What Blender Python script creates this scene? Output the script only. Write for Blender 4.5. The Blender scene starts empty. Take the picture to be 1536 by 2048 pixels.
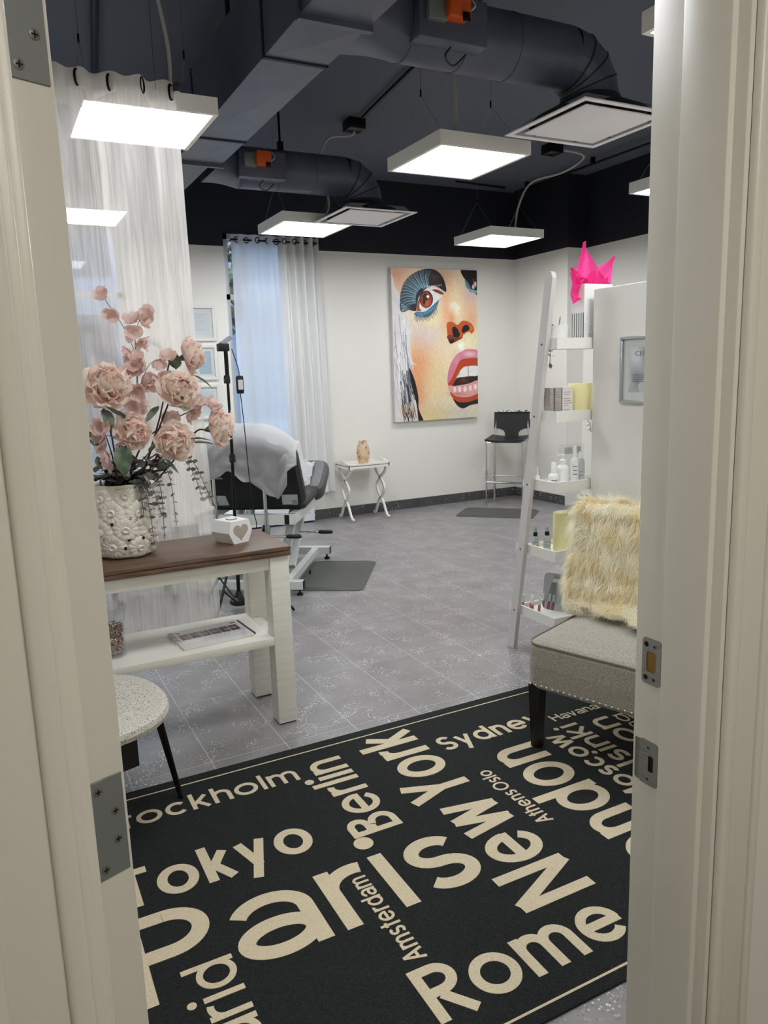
import bpy, bmesh, math, random
import numpy as np
from mathutils import Vector, Matrix, Quaternion
random.seed(7); rng = np.random.default_rng(7)
S = bpy.context.scene; COL = S.collection
PI = math.pi
def R(a): return math.radians(a)

# ------------------------------------------------------------------ camera
cam = bpy.data.cameras.new('camera'); camo = bpy.data.objects.new('camera', cam); COL.objects.link(camo)
cam.sensor_fit = 'HORIZONTAL'; cam.sensor_width = 36; cam.lens = 36 * 1520 / 1536; cam.clip_start = .02
def cam_matrix(yaw, pitch, roll, h):
    y, p, r = R(yaw), R(pitch), R(roll)
    fwd = Vector((math.sin(y)*math.cos(p), math.cos(y)*math.cos(p), -math.sin(p)))
    right = Vector((math.cos(y), -math.sin(y), 0)); down = fwd.cross(right)
    r2 = math.cos(r)*right + math.sin(r)*down; d2 = -math.sin(r)*right + math.cos(r)*down
    m = Matrix.Identity(4)
    for i in range(3): m[i][0] = r2[i]; m[i][1] = -d2[i]; m[i][2] = -fwd[i]
    m[2][3] = h
    return m
camo.matrix_world = cam_matrix(27.143, 10.327, 1.867, 1.5)
S.camera = camo
# ------------------------------------------------------------------ world (dusk sky) and exposure
w = bpy.data.worlds.new('world'); S.world = w; w.use_nodes = True
bg = w.node_tree.nodes['Background']; bg.inputs[0].default_value = (.83, .90, 1.0, 1); bg.inputs[1].default_value = 3.4
S.view_settings.view_transform = 'Standard'; S.view_settings.look = 'None'
S.view_settings.gamma = 1; S.view_settings.use_curve_mapping = False
S.view_settings.exposure = 0.0
PANEL_E = 21.0      # ceiling panels
CORR_E = 21.0        # corridor lamp

# ------------------------------------------------------------------ materials
def lin(c):
    return tuple(((v/255)/12.92 if v/255 <= .04045 else (((v/255)+.055)/1.055)**2.4) for v in c[:3]) + (1,)
MATS = {}
def mat(name, col, rough=.5, metal=0, noise=None, bump=None, emit=0, trans=0, ior=1.45, sheen=0, coords='pos', spec=.5, sss=0):
    """col: sRGB 0-255; noise=(scale, colour2, lo, hi[, stretch]); bump=(scale, strength, dist)"""
    if name in MATS: return MATS[name]
    m = bpy.data.materials.new(name); m.use_nodes = True; nt = m.node_tree; b = nt.nodes['Principled BSDF']
    b.inputs['Base Color'].default_value = lin(col); b.inputs['Roughness'].default_value = rough
    b.inputs['Metallic'].default_value = metal; b.inputs['IOR'].default_value = ior
    b.inputs['Transmission Weight'].default_value = trans; b.inputs['Specular IOR Level'].default_value = spec
    if sheen: b.inputs['Sheen Weight'].default_value = sheen
    if sss:
        b.inputs['Subsurface Weight'].default_value = sss; b.inputs['Subsurface Radius'].default_value = (.02, .012, .008)
    if emit:
        b.inputs['Emission Color'].default_value = lin(col); b.inputs['Emission Strength'].default_value = emit
    src = None
    def coord():
        nonlocal src
        if src is None:
            if coords == 'pos': src = nt.nodes.new('ShaderNodeNewGeometry').outputs['Position']
            else: src = nt.nodes.new('ShaderNodeTexCoord').outputs['Object']
        return src
    if noise:
        n = nt.nodes.new('ShaderNodeTexNoise'); n.inputs['Scale'].default_value = noise[0]; n.inputs['Detail'].default_value = 4
        if len(noise) > 4:
            mp = nt.nodes.new('ShaderNodeMapping'); mp.inputs['Scale'].default_value = noise[4]
            nt.links.new(coord(), mp.inputs['Vector']); nt.links.new(mp.outputs[0], n.inputs['Vector'])
        else: nt.links.new(coord(), n.inputs['Vector'])
        r = nt.nodes.new('ShaderNodeValToRGB'); r.color_ramp.elements[0].position = noise[2]; r.color_ramp.elements[1].position = noise[3]
        r.color_ramp.elements[0].color = lin(col); r.color_ramp.elements[1].color = lin(noise[1])
        nt.links.new(n.outputs['Fac'], r.inputs[0]); nt.links.new(r.outputs[0], b.inputs['Base Color'])
    if bump:
        n2 = nt.nodes.new('ShaderNodeTexNoise'); n2.inputs['Scale'].default_value = bump[0]; n2.inputs['Detail'].default_value = 3
        nt.links.new(coord(), n2.inputs['Vector'])
        bn = nt.nodes.new('ShaderNodeBump'); bn.inputs['Strength'].default_value = bump[1]; bn.inputs['Distance'].default_value = bump[2]
        nt.links.new(n2.outputs['Fac'], bn.inputs['Height']); nt.links.new(bn.outputs[0], b.inputs['Normal'])
    MATS[name] = m; return m

def wall_paint():
    """white paint, with the black painted band that starts at 2.735 m"""
    m = mat('wall_paint', (234, 232, 224), .55, bump=(220, .05, .002)); nt = m.node_tree; b = nt.nodes['Principled BSDF']
    g = nt.nodes.new('ShaderNodeNewGeometry'); s = nt.nodes.new('ShaderNodeSeparateXYZ'); nt.links.new(g.outputs['Position'], s.inputs[0])
    c = nt.nodes.new('ShaderNodeMath'); c.operation = 'GREATER_THAN'; c.inputs[1].default_value = 2.735; nt.links.new(s.outputs['Z'], c.inputs[0])
    x = nt.nodes.new('ShaderNodeMix'); x.data_type = 'RGBA'; x.inputs[6].default_value = lin((234, 232, 224)); x.inputs[7].default_value = lin((24, 26, 38))
    nt.links.new(c.outputs[0], x.inputs[0]); nt.links.new(x.outputs[2], b.inputs['Base Color'])
    return m
def tile_mat(name, base, spec2, dark, fleck, lo, rough):
    m = mat(name, base, rough); nt = m.node_tree; b = nt.nodes['Principled BSDF']
    g = nt.nodes.new('ShaderNodeNewGeometry'); P = g.outputs['Position']
    def ramp(src, stops):
        r = nt.nodes.new('ShaderNodeValToRGB'); e = r.color_ramp.elements
        for i, (p, c) in enumerate(stops):
            el = e[i] if i < 2 else e.new(p)
            el.position = p; el.color = c
        nt.links.new(src, r.inputs[0]); return r.outputs[0]
    def noise(sc, det=3):
        n = nt.nodes.new('ShaderNodeTexNoise'); n.inputs['Scale'].default_value = sc; n.inputs['Detail'].default_value = det
        nt.links.new(P, n.inputs['Vector']); return n.outputs['Fac']
    col = ramp(noise(5, 6), [(.3, lin(base)), (.7, lin(spec2))])
    # dark and light mineral flecks in drifts
    v = nt.nodes.new('ShaderNodeTexVoronoi'); v.inputs['Scale'].default_value = fleck; nt.links.new(P, v.inputs['Vector'])
    dist = nt.nodes.new('ShaderNodeMath'); dist.operation = 'LESS_THAN'; dist.inputs[1].default_value = .34; nt.links.new(v.outputs['Distance'], dist.inputs[0])
    sep = nt.nodes.new('ShaderNodeSeparateColor'); nt.links.new(v.outputs['Color'], sep.inputs[0])
    drift = ramp(noise(7, 4), [(.47, (0, 0, 0, 1)), (.62, (1, 1, 1, 1))])
    pick = nt.nodes.new('ShaderNodeMath'); pick.operation = 'GREATER_THAN'; pick.inputs[1].default_value = lo; nt.links.new(sep.outputs[0], pick.inputs[0])
    m1 = nt.nodes.new('ShaderNodeMath'); m1.operation = 'MULTIPLY'; nt.links.new(dist.outputs[0], m1.inputs[0]); nt.links.new(pick.outputs[0], m1.inputs[1])
    m2 = nt.nodes.new('ShaderNodeMath'); m2.operation = 'MULTIPLY'; nt.links.new(m1.outputs[0], m2.inputs[0]); nt.links.new(drift, m2.inputs[1])
    mx = nt.nodes.new('ShaderNodeMix'); mx.data_type = 'RGBA'; nt.links.new(m2.outputs[0], mx.inputs[0]); nt.links.new(col, mx.inputs[6]); mx.inputs[7].default_value = lin((222, 222, 220))
    v2 = nt.nodes.new('ShaderNodeTexVoronoi'); v2.inputs['Scale'].default_value = fleck*.8; nt.links.new(P, v2.inputs['Vector'])
    d2 = nt.nodes.new('ShaderNodeMath'); d2.operation = 'LESS_THAN'; d2.inputs[1].default_value = .2; nt.links.new(v2.outputs['Distance'], d2.inputs[0])
    mk = nt.nodes.new('ShaderNodeMath'); mk.operation = 'MULTIPLY'; mk.inputs[1].default_value = .55; nt.links.new(d2.outputs[0], mk.inputs[0])
    mx2 = nt.nodes.new('ShaderNodeMix'); mx2.data_type = 'RGBA'; nt.links.new(mk.outputs[0], mx2.inputs[0]); nt.links.new(mx.outputs[2], mx2.inputs[6]); mx2.inputs[7].default_value = lin(dark)
    nt.links.new(mx2.outputs[2], b.inputs['Base Color'])
    bn = nt.nodes.new('ShaderNodeBump'); bn.inputs['Strength'].default_value = .12; bn.inputs['Distance'].default_value = .003
    nt.links.new(noise(28, 2), bn.inputs['Height']); nt.links.new(bn.outputs[0], b.inputs['Normal'])
    return m
def sheer_mat(name, col, alpha, streak=0, tl=.5):
    m = bpy.data.materials.new(name); m.use_nodes = True; nt = m.node_tree; nt.nodes.remove(nt.nodes['Principled BSDF'])
    out = nt.nodes['Material Output']
    d = nt.nodes.new('ShaderNodeBsdfDiffuse'); d.inputs[0].default_value = lin(col)
    t = nt.nodes.new('ShaderNodeBsdfTranslucent'); t.inputs[0].default_value = lin(col)
    a = nt.nodes.new('ShaderNodeMixShader'); a.inputs[0].default_value = tl; nt.links.new(d.outputs[0], a.inputs[1]); nt.links.new(t.outputs[0], a.inputs[2])
    tr = nt.nodes.new('ShaderNodeBsdfTransparent')
    x = nt.nodes.new('ShaderNodeMixShader'); x.inputs[0].default_value = alpha
    nt.links.new(tr.outputs[0], x.inputs[1]); nt.links.new(a.outputs[0], x.inputs[2]); nt.links.new(x.outputs[0], out.inputs[0])
    if streak:
        g = nt.nodes.new('ShaderNodeNewGeometry'); mp = nt.nodes.new('ShaderNodeMapping'); mp.inputs['Scale'].default_value = (60, 60, 2.2)
        n = nt.nodes.new('ShaderNodeTexNoise'); n.inputs['Scale'].default_value = 1; n.inputs['Detail'].default_value = 3
        nt.links.new(g.outputs['Position'], mp.inputs['Vector']); nt.links.new(mp.outputs[0], n.inputs['Vector'])
        mr = nt.nodes.new('ShaderNodeMapRange'); mr.inputs[1].default_value = .3; mr.inputs[2].default_value = .7
        mr.inputs[3].default_value = alpha - streak; mr.inputs[4].default_value = alpha + streak
        nt.links.new(n.outputs['Fac'], mr.inputs[0]); nt.links.new(mr.outputs[0], x.inputs[0])
    MATS[name] = m; return m
def vcol_mat(name, rough=.5, spec=.5):
    m = mat(name, (255, 255, 255), rough, spec=spec); nt = m.node_tree
    a = nt.nodes.new('ShaderNodeVertexColor'); a.layer_name = 'Col'
    nt.links.new(a.outputs[0], nt.nodes['Principled BSDF'].inputs['Base Color']); return m
def glass_mat(name, tint, refl=.08):
    m = bpy.data.materials.new(name); m.use_nodes = True; nt = m.node_tree; nt.nodes.remove(nt.nodes['Principled BSDF'])
    g = nt.nodes.new('ShaderNodeBsdfGlossy'); g.inputs['Roughness'].default_value = .02
    t = nt.nodes.new('ShaderNodeBsdfTransparent'); t.inputs[0].default_value = lin(tint)
    lw = nt.nodes.new('ShaderNodeLayerWeight'); lw.inputs[0].default_value = .5
    pw = nt.nodes.new('ShaderNodeMath'); pw.operation = 'POWER'; pw.inputs[1].default_value = 5; nt.links.new(lw.outputs['Facing'], pw.inputs[0])
    f = nt.nodes.new('ShaderNodeMath'); f.operation = 'MULTIPLY_ADD'; f.inputs[1].default_value = .6; f.inputs[2].default_value = .03; nt.links.new(pw.outputs[0], f.inputs[0])
    x = nt.nodes.new('ShaderNodeMixShader'); nt.links.new(f.outputs[0], x.inputs[0])
    nt.links.new(t.outputs[0], x.inputs[1]); nt.links.new(g.outputs[0], x.inputs[2]); nt.links.new(x.outputs[0], nt.nodes['Material Output'].inputs[0])
    MATS[name] = m; return m

def petal_mat(name, c1, c2, scale, tr=.4):
    m = bpy.data.materials.new(name); m.use_nodes = True; nt = m.node_tree; nt.nodes.remove(nt.nodes['Principled BSDF'])
    g = nt.nodes.new('ShaderNodeNewGeometry'); n = nt.nodes.new('ShaderNodeTexNoise'); n.inputs['Scale'].default_value = scale; nt.links.new(g.outputs['Position'], n.inputs['Vector'])
    r = nt.nodes.new('ShaderNodeValToRGB'); r.color_ramp.elements[0].position = .36; r.color_ramp.elements[1].position = .64
    r.color_ramp.elements[0].color = lin(c1); r.color_ramp.elements[1].color = lin(c2); nt.links.new(n.outputs['Fac'], r.inputs[0])
    d = nt.nodes.new('ShaderNodeBsdfDiffuse'); t = nt.nodes.new('ShaderNodeBsdfTranslucent'); x = nt.nodes.new('ShaderNodeMixShader'); x.inputs[0].default_value = tr
    for q in (d, t): nt.links.new(r.outputs[0], q.inputs[0])
    nt.links.new(d.outputs[0], x.inputs[1]); nt.links.new(t.outputs[0], x.inputs[2]); nt.links.new(x.outputs[0], nt.nodes['Material Output'].inputs[0])
    MATS[name] = m; return m
WALL = wall_paint()
CEIL = mat('ceiling_paint', (90, 94, 106), .7, bump=(90, .08, .004))
DUCT = mat('duct_paint', (74, 78, 93), .42, noise=(6, (88, 91, 104), .3, .7))
DUCTD = mat('duct_joint', (30, 32, 42), .6)
TILE = tile_mat('floor_tile', (125, 122, 122), (146, 143, 142), (74, 73, 75), 105, .45, .34)
BTILE = tile_mat('base_tile', (70, 69, 70), (86, 85, 86), (48, 47, 49), 75, .8, .45)
GROUT = mat('grout', (196, 195, 193), .8)
FRAMEP = mat('frame_paint', (225, 222, 211), .35, bump=(14, .12, .004))
WHITE = mat('white_lacquer', (236, 234, 226), .35)
WHITE2 = mat('white_wood', (232, 231, 220), .45, noise=(4, (222, 221, 208), .35, .7, (1, 1, 14)))
BLACK = mat('black_plastic', (14, 14, 15), .4)
BLACKM = mat('black_metal', (10, 10, 11), .35, .4)
STEEL = mat('brushed_steel', (168, 167, 163), .36, 1, noise=(40, (150, 149, 146), .3, .7, (1, 1, 12)))
HINGEM = mat('hinge_steel', (132, 136, 136), .42, .25)
CHROME = mat('chrome', (205, 206, 206), .13, 1)
WALNUT = mat('walnut', (116, 90, 70), .42, noise=(3.2, (70, 52, 41), .32, .72, (2.2, 30, 30)))
LIGHTF = mat('light_frame', (236, 233, 224), .45)
DIFFU = mat('light_diffuser', (249, 251, 255), .4, emit=PANEL_E)
VENTW = mat('vent_white', (240, 236, 234), .4)
CABLE = mat('grey_cable', (176, 176, 168), .5)
GREYF = mat('grey_fabric', (168, 163, 150), .9, noise=(260, (128, 124, 113), .4, .62), bump=(300, .35, .002), sheen=.2)
SPECKF = mat('speckled_fabric', (206, 202, 190), .9, noise=(230, (104, 100, 94), .52, .66), bump=(260, .35, .002))
LEATHER = mat('black_leather', (34, 35, 36), .42, bump=(160, .12, .002))
LEATHERG = mat('grey_leather', (74, 75, 74), .42, bump=(160, .12, .002))
MATG = mat('mat_rubber', (78, 79, 74), .5, bump=(240, .2, .002))
SHEETM = sheer_mat('paper_cover', (250, 251, 252), .88)
CANDLE = mat('candle_wax', (236, 228, 172), .45, sss=.25)
GREENL = mat('leaf_green', (76, 92, 70), .55, noise=(26, (118, 130, 108), .42, .66))
EUCA = mat('eucalyptus_leaf', (128, 127, 122), .6, noise=(30, (152, 150, 144), .4, .65))
EUCAD = mat('dark_leaf', (70, 68, 68), .5)
STEMM = mat('stem_brown', (66, 46, 40), .7)
PEONY = petal_mat('peony_petal', (255, 230, 220), (255, 246, 234), 22, .5)
BLOSSOM = petal_mat('blossom_petal', (232, 204, 196), (244, 224, 216), 30, .4)
CERAMIC = mat('white_ceramic', (222, 216, 202), .28)
HOLE = mat('vase_hole', (16, 14, 12), .8)
PLASTW = mat('white_plastic', (240, 240, 238), .3)
PRINTG = mat('print_grey', (120, 120, 122), .6)
PRINTK = mat('print_black', (34, 34, 36), .6)

# ------------------------------------------------------------------ mesh builder
class MB:
    def __init__(s): s.v = []; s.f = []
    def add(s, vs, fs):
        o = len(s.v); s.v += [tuple(p) for p in vs]; s.f += [tuple(i+o for i in f) for f in fs]; return s
    def box(s, x0, x1, y0, y1, z0, z1):
        return s.add([(x0,y0,z0),(x1,y0,z0),(x1,y1,z0),(x0,y1,z0),(x0,y0,z1),(x1,y0,z1),(x1,y1,z1),(x0,y1,z1)],
            [(0,3,2,1),(4,5,6,7),(0,1,5,4),(1,2,6,5),(2,3,7,6),(3,0,4,7)])
    def rbox(s, x0, x1, y0, y1, z0, z1, r=.004, seg=2, M=None):
        bm = bmesh.new(); bmesh.ops.create_cube(bm, size=1)
        for v in bm.verts: v.co = Vector(((x0+x1)/2+v.co.x*(x1-x0), (y0+y1)/2+v.co.y*(y1-y0), (z0+z1)/2+v.co.z*(z1-z0)))
        bmesh.ops.bevel(bm, geom=bm.edges[:], offset=r, segments=seg, affect='EDGES', profile=.5)
        if M is not None: bm.transform(M)
        bm.verts.index_update(); s.add([v.co for v in bm.verts], [[v.index for v in f.verts] for f in bm.faces]); bm.free(); return s
    def obox(s, c, ax, ay, az):
        """oriented box: centre and three half-axis vectors"""
        c, ax, ay, az = map(Vector, (c, ax, ay, az))
        vs = [c+i*ax+j*ay+k*az for k in (-1,1) for (i,j) in ((-1,-1),(1,-1),(1,1),(-1,1))]
        return s.add(vs, [(0,3,2,1),(4,5,6,7),(0,1,5,4),(1,2,6,5),(2,3,7,6),(3,0,4,7)])
    def beam(s, a, b, wd, ht, up=(0,0,1)):
        a, b = Vector(a), Vector(b); d = (b-a); L = d.length; d.normalize(); up = Vector(up)
        sd = d.cross(up).normalized(); u = sd.cross(d).normalized()
        return s.obox((a+b)/2, d*L/2, sd*wd/2, u*ht/2)
    def tube(s, pts, r, n=10, cap=True):
        P = [Vector(p) for p in pts]; m = len(P); rs = r if isinstance(r, (list, tuple)) else [r]*m
        up = None; base = len(s.v)
        for i, p in enumerate(P):
            t = (P[min(i+1, m-1)] - P[max(i-1, 0)]).normalized()
            if up is None:
                up = Vector((0,0,1)) if abs(t.z) < .9 else Vector((1,0,0))
            up = (up - t*up.dot(t)).normalized(); sd = t.cross(up)
            for k in range(n):
                a = 2*PI*k/n; s.v.append(tuple(p + (math.cos(a)*up + math.sin(a)*sd)*rs[i]))
        for i in range(m-1):
            for k in range(n):
                k2 = (k+1) % n; s.f.append((base+i*n+k, base+i*n+k2, base+(i+1)*n+k2, base+(i+1)*n+k))
        if cap: s.f.append(tuple(base+k for k in range(n))[::-1]); s.f.append(tuple(base+(m-1)*n+k for k in range(n)))
        return s
    def lathe(s, prof, n=24, c=(0,0,0), cap=True):
        base = len(s.v); m = len(prof)
        for (r, z) in prof:
            for k in range(n):
                a = 2*PI*k/n; s.v.append((c[0]+r*math.cos(a), c[1]+r*math.sin(a), c[2]+z))
        for i in range(m-1):
            for k in range(n):
                k2 = (k+1) % n; s.f.append((base+i*n+k, base+i*n+k2, base+(i+1)*n+k2, base+(i+1)*n+k))
        if cap:
            if prof[0][0] > 1e-5: s.f.append(tuple(base+k for k in range(n))[::-1])
            if prof[-1][0] > 1e-5: s.f.append(tuple(base+(m-1)*n+k for k in range(n)))
        return s
    def cyl(s, a, b, r, n=14): return s.tube([a, b], r, n)
    def prism(s, poly, z0, z1, M=None):
        """extrude a 2D outline (ccw) along z, optionally transformed"""
        n = len(poly); vs = [Vector((x, y, z0)) for x, y in poly] + [Vector((x, y, z1)) for x, y in poly]
        if M is not None: vs = [M @ v for v in vs]
        return s.add(vs, [tuple(range(n))[::-1], tuple(range(n, 2*n))] + [(i, (i+1) % n, n+(i+1) % n, n+i) for i in range(n)])
    def grid(s, fn, nu, nv):
        base = len(s.v)
        for i in range(nu+1):
            for j in range(nv+1): s.v.append(tuple(fn(i/nu, j/nv)))
        for i in range(nu):
            for j in range(nv):
                a = base+i*(nv+1)+j; s.f.append((a, a+nv+1, a+nv+2, a+1))
        return s
    def mesh(s, name, m, smooth=True, ang=40, fix=True):
        me = bpy.data.meshes.new(name); me.from_pydata(s.v, [], s.f)
        if fix:
            bm = bmesh.new(); bm.from_mesh(me); bmesh.ops.recalc_face_normals(bm, faces=bm.faces); bm.to_mesh(me); bm.free()
        if smooth:
            me.shade_smooth(); me.set_sharp_from_angle(angle=R(ang))
        me.materials.append(m); return me
    def build(s, name, m, parent=None, smooth=True, ang=40, loc=None, fix=True):
        return link(name, s.mesh(name, m, smooth, ang, fix), parent, loc)
def link(name, me, parent=None, loc=None, rot=None, scale=None):
    o = bpy.data.objects.new(name, me); COL.objects.link(o)
    if parent is not None: o.parent = parent
    if loc is not None: o.location = loc
    if rot is not None: o.rotation_euler = rot
    if scale is not None: o.scale = scale
    return o
def thing(name, label, cat, loc=(0,0,0), rotz=0, group=None):
    o = bpy.data.objects.new(name, None); COL.objects.link(o); o.empty_display_size = .05
    o.location = loc; o.rotation_euler = (0, 0, rotz); o['label'] = label; o['category'] = cat
    if group: o['group'] = group
    return o
def tag(o, label, cat, group=None):
    o['label'] = label; o['category'] = cat
    if group: o['group'] = group
    return o
def struct(o, label=None, cat=None):
    o['kind'] = 'structure'
    if label: o['label'] = label
    if cat: o['category'] = cat
    return o
def bez(pts, n=24):
    """Catmull-Rom through the points"""
    P = [Vector(p) for p in pts]; P = [2*P[0]-P[1]] + P + [2*P[-1]-P[-2]]; out = []; segs = len(P)-3
    for i in range(segs):
        a, b, c, d = P[i:i+4]; k = max(2, n//segs)
        for j in range(k):
            t = j/k; out.append(.5*((2*b)+(c-a)*t+(2*a-5*b+4*c-d)*t*t+(3*b-a-3*c+d)*t**3))
    out.append(P[-2]); return out
def circ(cx, cy, r, n=24, a0=0, a1=2*PI, close=False):
    m = n if not close else n+1
    return [(cx+r*math.cos(a0+(a1-a0)*k/n), cy+r*math.sin(a0+(a1-a0)*k/n)) for k in range(m)]
def rrect(x0, x1, y0, y1, r, n=5):
    out = []
    for cx, cy, a in ((x1-r, y0+r, -PI/2), (x1-r, y1-r, 0), (x0+r, y1-r, PI/2), (x0+r, y0+r, PI)):
        out += [(cx+r*math.cos(a+PI/2*k/n), cy+r*math.sin(a+PI/2*k/n)) for k in range(n+1)]
    return out
def frame_to(d, up=(0,0,1)):
    """rotation whose local z points along d"""
    d = Vector(d).normalized(); return d.to_track_quat('Z', 'Y')

# text -> mesh data in the xy plane
def text_mesh(s, off=0.0, space=1.0):
    cu = bpy.data.curves.new('txt', 'FONT'); cu.body = s; cu.size = 1; cu.offset = off; cu.space_character = space; cu.resolution_u = 6
    o = bpy.data.objects.new('txt', cu); COL.objects.link(o)
    dg = bpy.context.evaluated_depsgraph_get(); me = bpy.data.meshes.new_from_object(o.evaluated_get(dg))
    v = np.array([tuple(p.co) for p in me.vertices]); f = [tuple(p.vertices) for p in me.polygons]
    bpy.data.objects.remove(o); bpy.data.curves.remove(cu); bpy.data.meshes.remove(me)
    return v, f
def text_part(s, x0, x1, ref, refh, place, m, parent, name='lettering', thick=.0012, off=0.0):
    """word scaled to span x0..x1 with glyph `ref` refh tall; place(x, y, z) maps to parent space"""
    v, f = text_mesh(s, off); rv, _ = text_mesh(ref, off)
    sx = (x1-x0)/(v[:,0].max()-v[:,0].min()); sy = refh/(rv[:,1].max()-max(rv[:,1].min(), -.02))
    X = x0+(v[:,0]-v[:,0].min())*sx; Y = v[:,1]*sy; mb = MB(); n = len(X)
    mb.v = [tuple(place(X[i], Y[i], thick)) for i in range(n)]; mb.f = list(f)
    # side walls
    from collections import Counter
    ec = Counter()
    for q in f:
        for i in range(len(q)): ec[tuple(sorted((q[i], q[(i+1) % len(q)])))] += 1
    mb.v += [tuple(place(X[i], Y[i], 0)) for i in range(n)]
    mb.f += [(a, b, b+n, a+n) for (a, b), c in ec.items() if c == 1]
    return mb.build(name, m, parent, smooth=False, fix=False)
# coloured flat print: numpy image -> vertex colours on a fine grid
def srgb_lin(a):
    a = a/255.; return np.where(a <= .04045, a/12.92, ((a+.055)/1.055)**2.4)
def print_panel(name, img, place, m, parent=None):
    h, wd = img.shape[:2]; us = np.linspace(0, 1, wd); vs = np.linspace(0, 1, h)
    pts = [tuple(place(u, v)) for v in vs for u in us]
    idx = np.arange(h*wd).reshape(h, wd); q = np.stack([idx[:-1,:-1], idx[1:,:-1], idx[1:,1:], idx[:-1,1:]], -1).reshape(-1, 4)
    me = bpy.data.meshes.new(name); me.from_pydata(pts, [], q.tolist())
    ca = me.color_attributes.new('Col', 'FLOAT_COLOR', 'POINT')
    c = np.ones((h*wd, 4), np.float32); c[:, :3] = srgb_lin(img.reshape(-1, 3)); ca.data.foreach_set('color', c.ravel())
    me.materials.append(m); return link(name, me, parent)
def pip(X, Y, poly):
    ins = np.zeros(X.shape, bool); n = len(poly)
    for i in range(n):
        x1, y1 = poly[i]; x2, y2 = poly[(i+1) % n]
        if y1 == y2: continue
        c = ((y1 > Y) != (y2 > Y)) & (X < (x2-x1)*(Y-y1)/(y2-y1)+x1); ins ^= c
    return ins
PRINT = vcol_mat('printed_surface', .5)

# ================================================================== THE SETTING
XL, XR, XR2, YB, YD0, YD1, ZC = -.92, 5.80, 5.57, 7.37, .66, .80, 3.46
# floor: grout bed with each tile its own piece
fl = struct(MB().box(XL-.1, XR+.1, YD0, YB+.1, -.06, -.0004).build('floor', GROUT, smooth=False))
tw, tl = .3105, .61
tmesh = MB().rbox(-.5, .5, -.5, .5, -.5, .5, .004, 1).mesh('tile', TILE, smooth=False)
xs = [.95+tw*k for k in range(-7, 17)]; ys = [2.82+tl*k for k in range(-4, 9)]
for i in range(len(xs)-1):
    for j in range(len(ys)-1):
        x0, x1, y0, y1 = max(xs[i], XL), min(xs[i+1], XR), max(ys[j], YD0), min(ys[j+1], YB)
        if x1-x0 < .03 or y1-y0 < .03: continue
        g = .0016
        link('tile', tmesh, fl, ((x0+x1)/2, (y0+y1)/2, -.005), scale=(x1-x0-2*g, y1-y0-2*g, .010))
# back wall with two window openings
W1 = (2.16, 3.10, .55, 2.858); W2 = (.15, 1.22, .55, 2.858)
mb = MB(); xa = XL-.1
for (x0, x1, z0, z1) in (W2, W1):
    mb.box(xa, x0, YB, YB+.2, -.06, ZC); mb.box(x0, x1, YB, YB+.2, -.06, z0); mb.box(x0, x1, YB, YB+.2, z1, ZC); xa = x1
mb.box(xa, XR2+.5, YB, YB+.2, -.06, ZC)
struct(mb.build('wall_back', WALL, smooth=False))
struct(MB().box(XR2, XR+.2, 6.46, YB, -.06, ZC).box(XR, XR+.2, YD0, 6.46, -.06, ZC).build('wall_right', WALL, smooth=False))
struct(MB().box(XL-.2, XL, YD0, YB+.2, -.06, ZC).build('wall_left', WALL, smooth=False))
DX0, DX1, DZ = .035, .84, 2.06
struct(MB().box(XL-.2, DX0-.02, YD0+.01, YD1-.01, 0, ZC).box(DX1+.02, XR+.2, YD0+.01, YD1-.01, 0, ZC).box(DX0-.02, DX1+.02, YD0+.01, YD1-.01, DZ+.02, ZC).build('wall_door', WALL, smooth=False))
struct(MB().box(XL-.2, XR+.2, YD0, YB+.2, ZC, ZC+.1).build('ceiling', CEIL, smooth=False))
# tiled baseboards
def baseboard(name, a, b, d, joints):
    """a, b: ends along one axis; d: 'y' -> along x on back wall, 'x' -> along y on right wall"""
    root = struct(MB().box(*d(a, b, .0, .005), -.001, .104).build(name, GROUT, smooth=False))
    js = [a]+[j for j in joints if a < j < b]+[b]
    for i in range(len(js)-1):
        MB().rbox(*d(js[i]+.0015, js[i+1]-.0015, .0, .011), 0, .104, .0015, 1).build('baseboard_tile', BTILE, root, smooth=False)
baseboard('baseboard_back', XL, XR2, lambda p, q, t0, t1: (p, q, YB-t1, YB-t0), [3.165+.633*k for k in range(-7, 5)])
baseboard('baseboard_right', 6.46, YB, lambda p, q, t0, t1: (XR2-t1, XR2-t0, p, q), [6.55, 7.16])
baseboard('baseboard_right', YD1, 6.46, lambda p, q, t0, t1: (XR-t1, XR-t0, p, q), [6.46-.61*k for k in range(1, 10)])
# half-height partition (L plan): face with the certificate, return the ladder leans on
struct(MB().rbox(2.65, 2.77, 1.45, 2.885, 0, 1.865, .004).rbox(2.77, 3.7, 2.765, 2.885, 0, 1.865, .004).build('wall_partition', WALL, smooth=False),
       'white half-height partition behind the armchair', 'partition')
# windows
GLASS = glass_mat('window_glass', (215, 228, 240)); ALU = mat('window_frame', (206, 208, 208), .45, .2)
def window(name, x0, x1, z0, z1, label):
    t = struct(thing(name, label, 'window', ((x0+x1)/2, YB, z0))); hw = (x1-x0)/2; H = z1-z0
    mb = MB().box(-hw, -hw+.05, .05, .12, 0, H).box(hw-.05, hw, .05, .12, 0, H).box(-hw, hw, .05, .12, 0, .05).box(-hw, hw, .05, .12, H-.05, H)
    mb.box(-hw, hw, .05, .12, 2.25-z0, 2.30-z0); mb.build('window_frame', ALU, t, smooth=False)
    MB().box(-hw+.05, hw-.05, .08, .086, .05, 2.25-z0).build('pane', GLASS, t, smooth=False)
    MB().box(-hw+.05, hw-.05, .08, .086, 2.30-z0, H-.05).build('pane', GLASS, t, smooth=False)
    MB().rbox(-hw, hw, -.02, .12, -.025, 0, .004).build('window_sill', WHITE, t)
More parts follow.
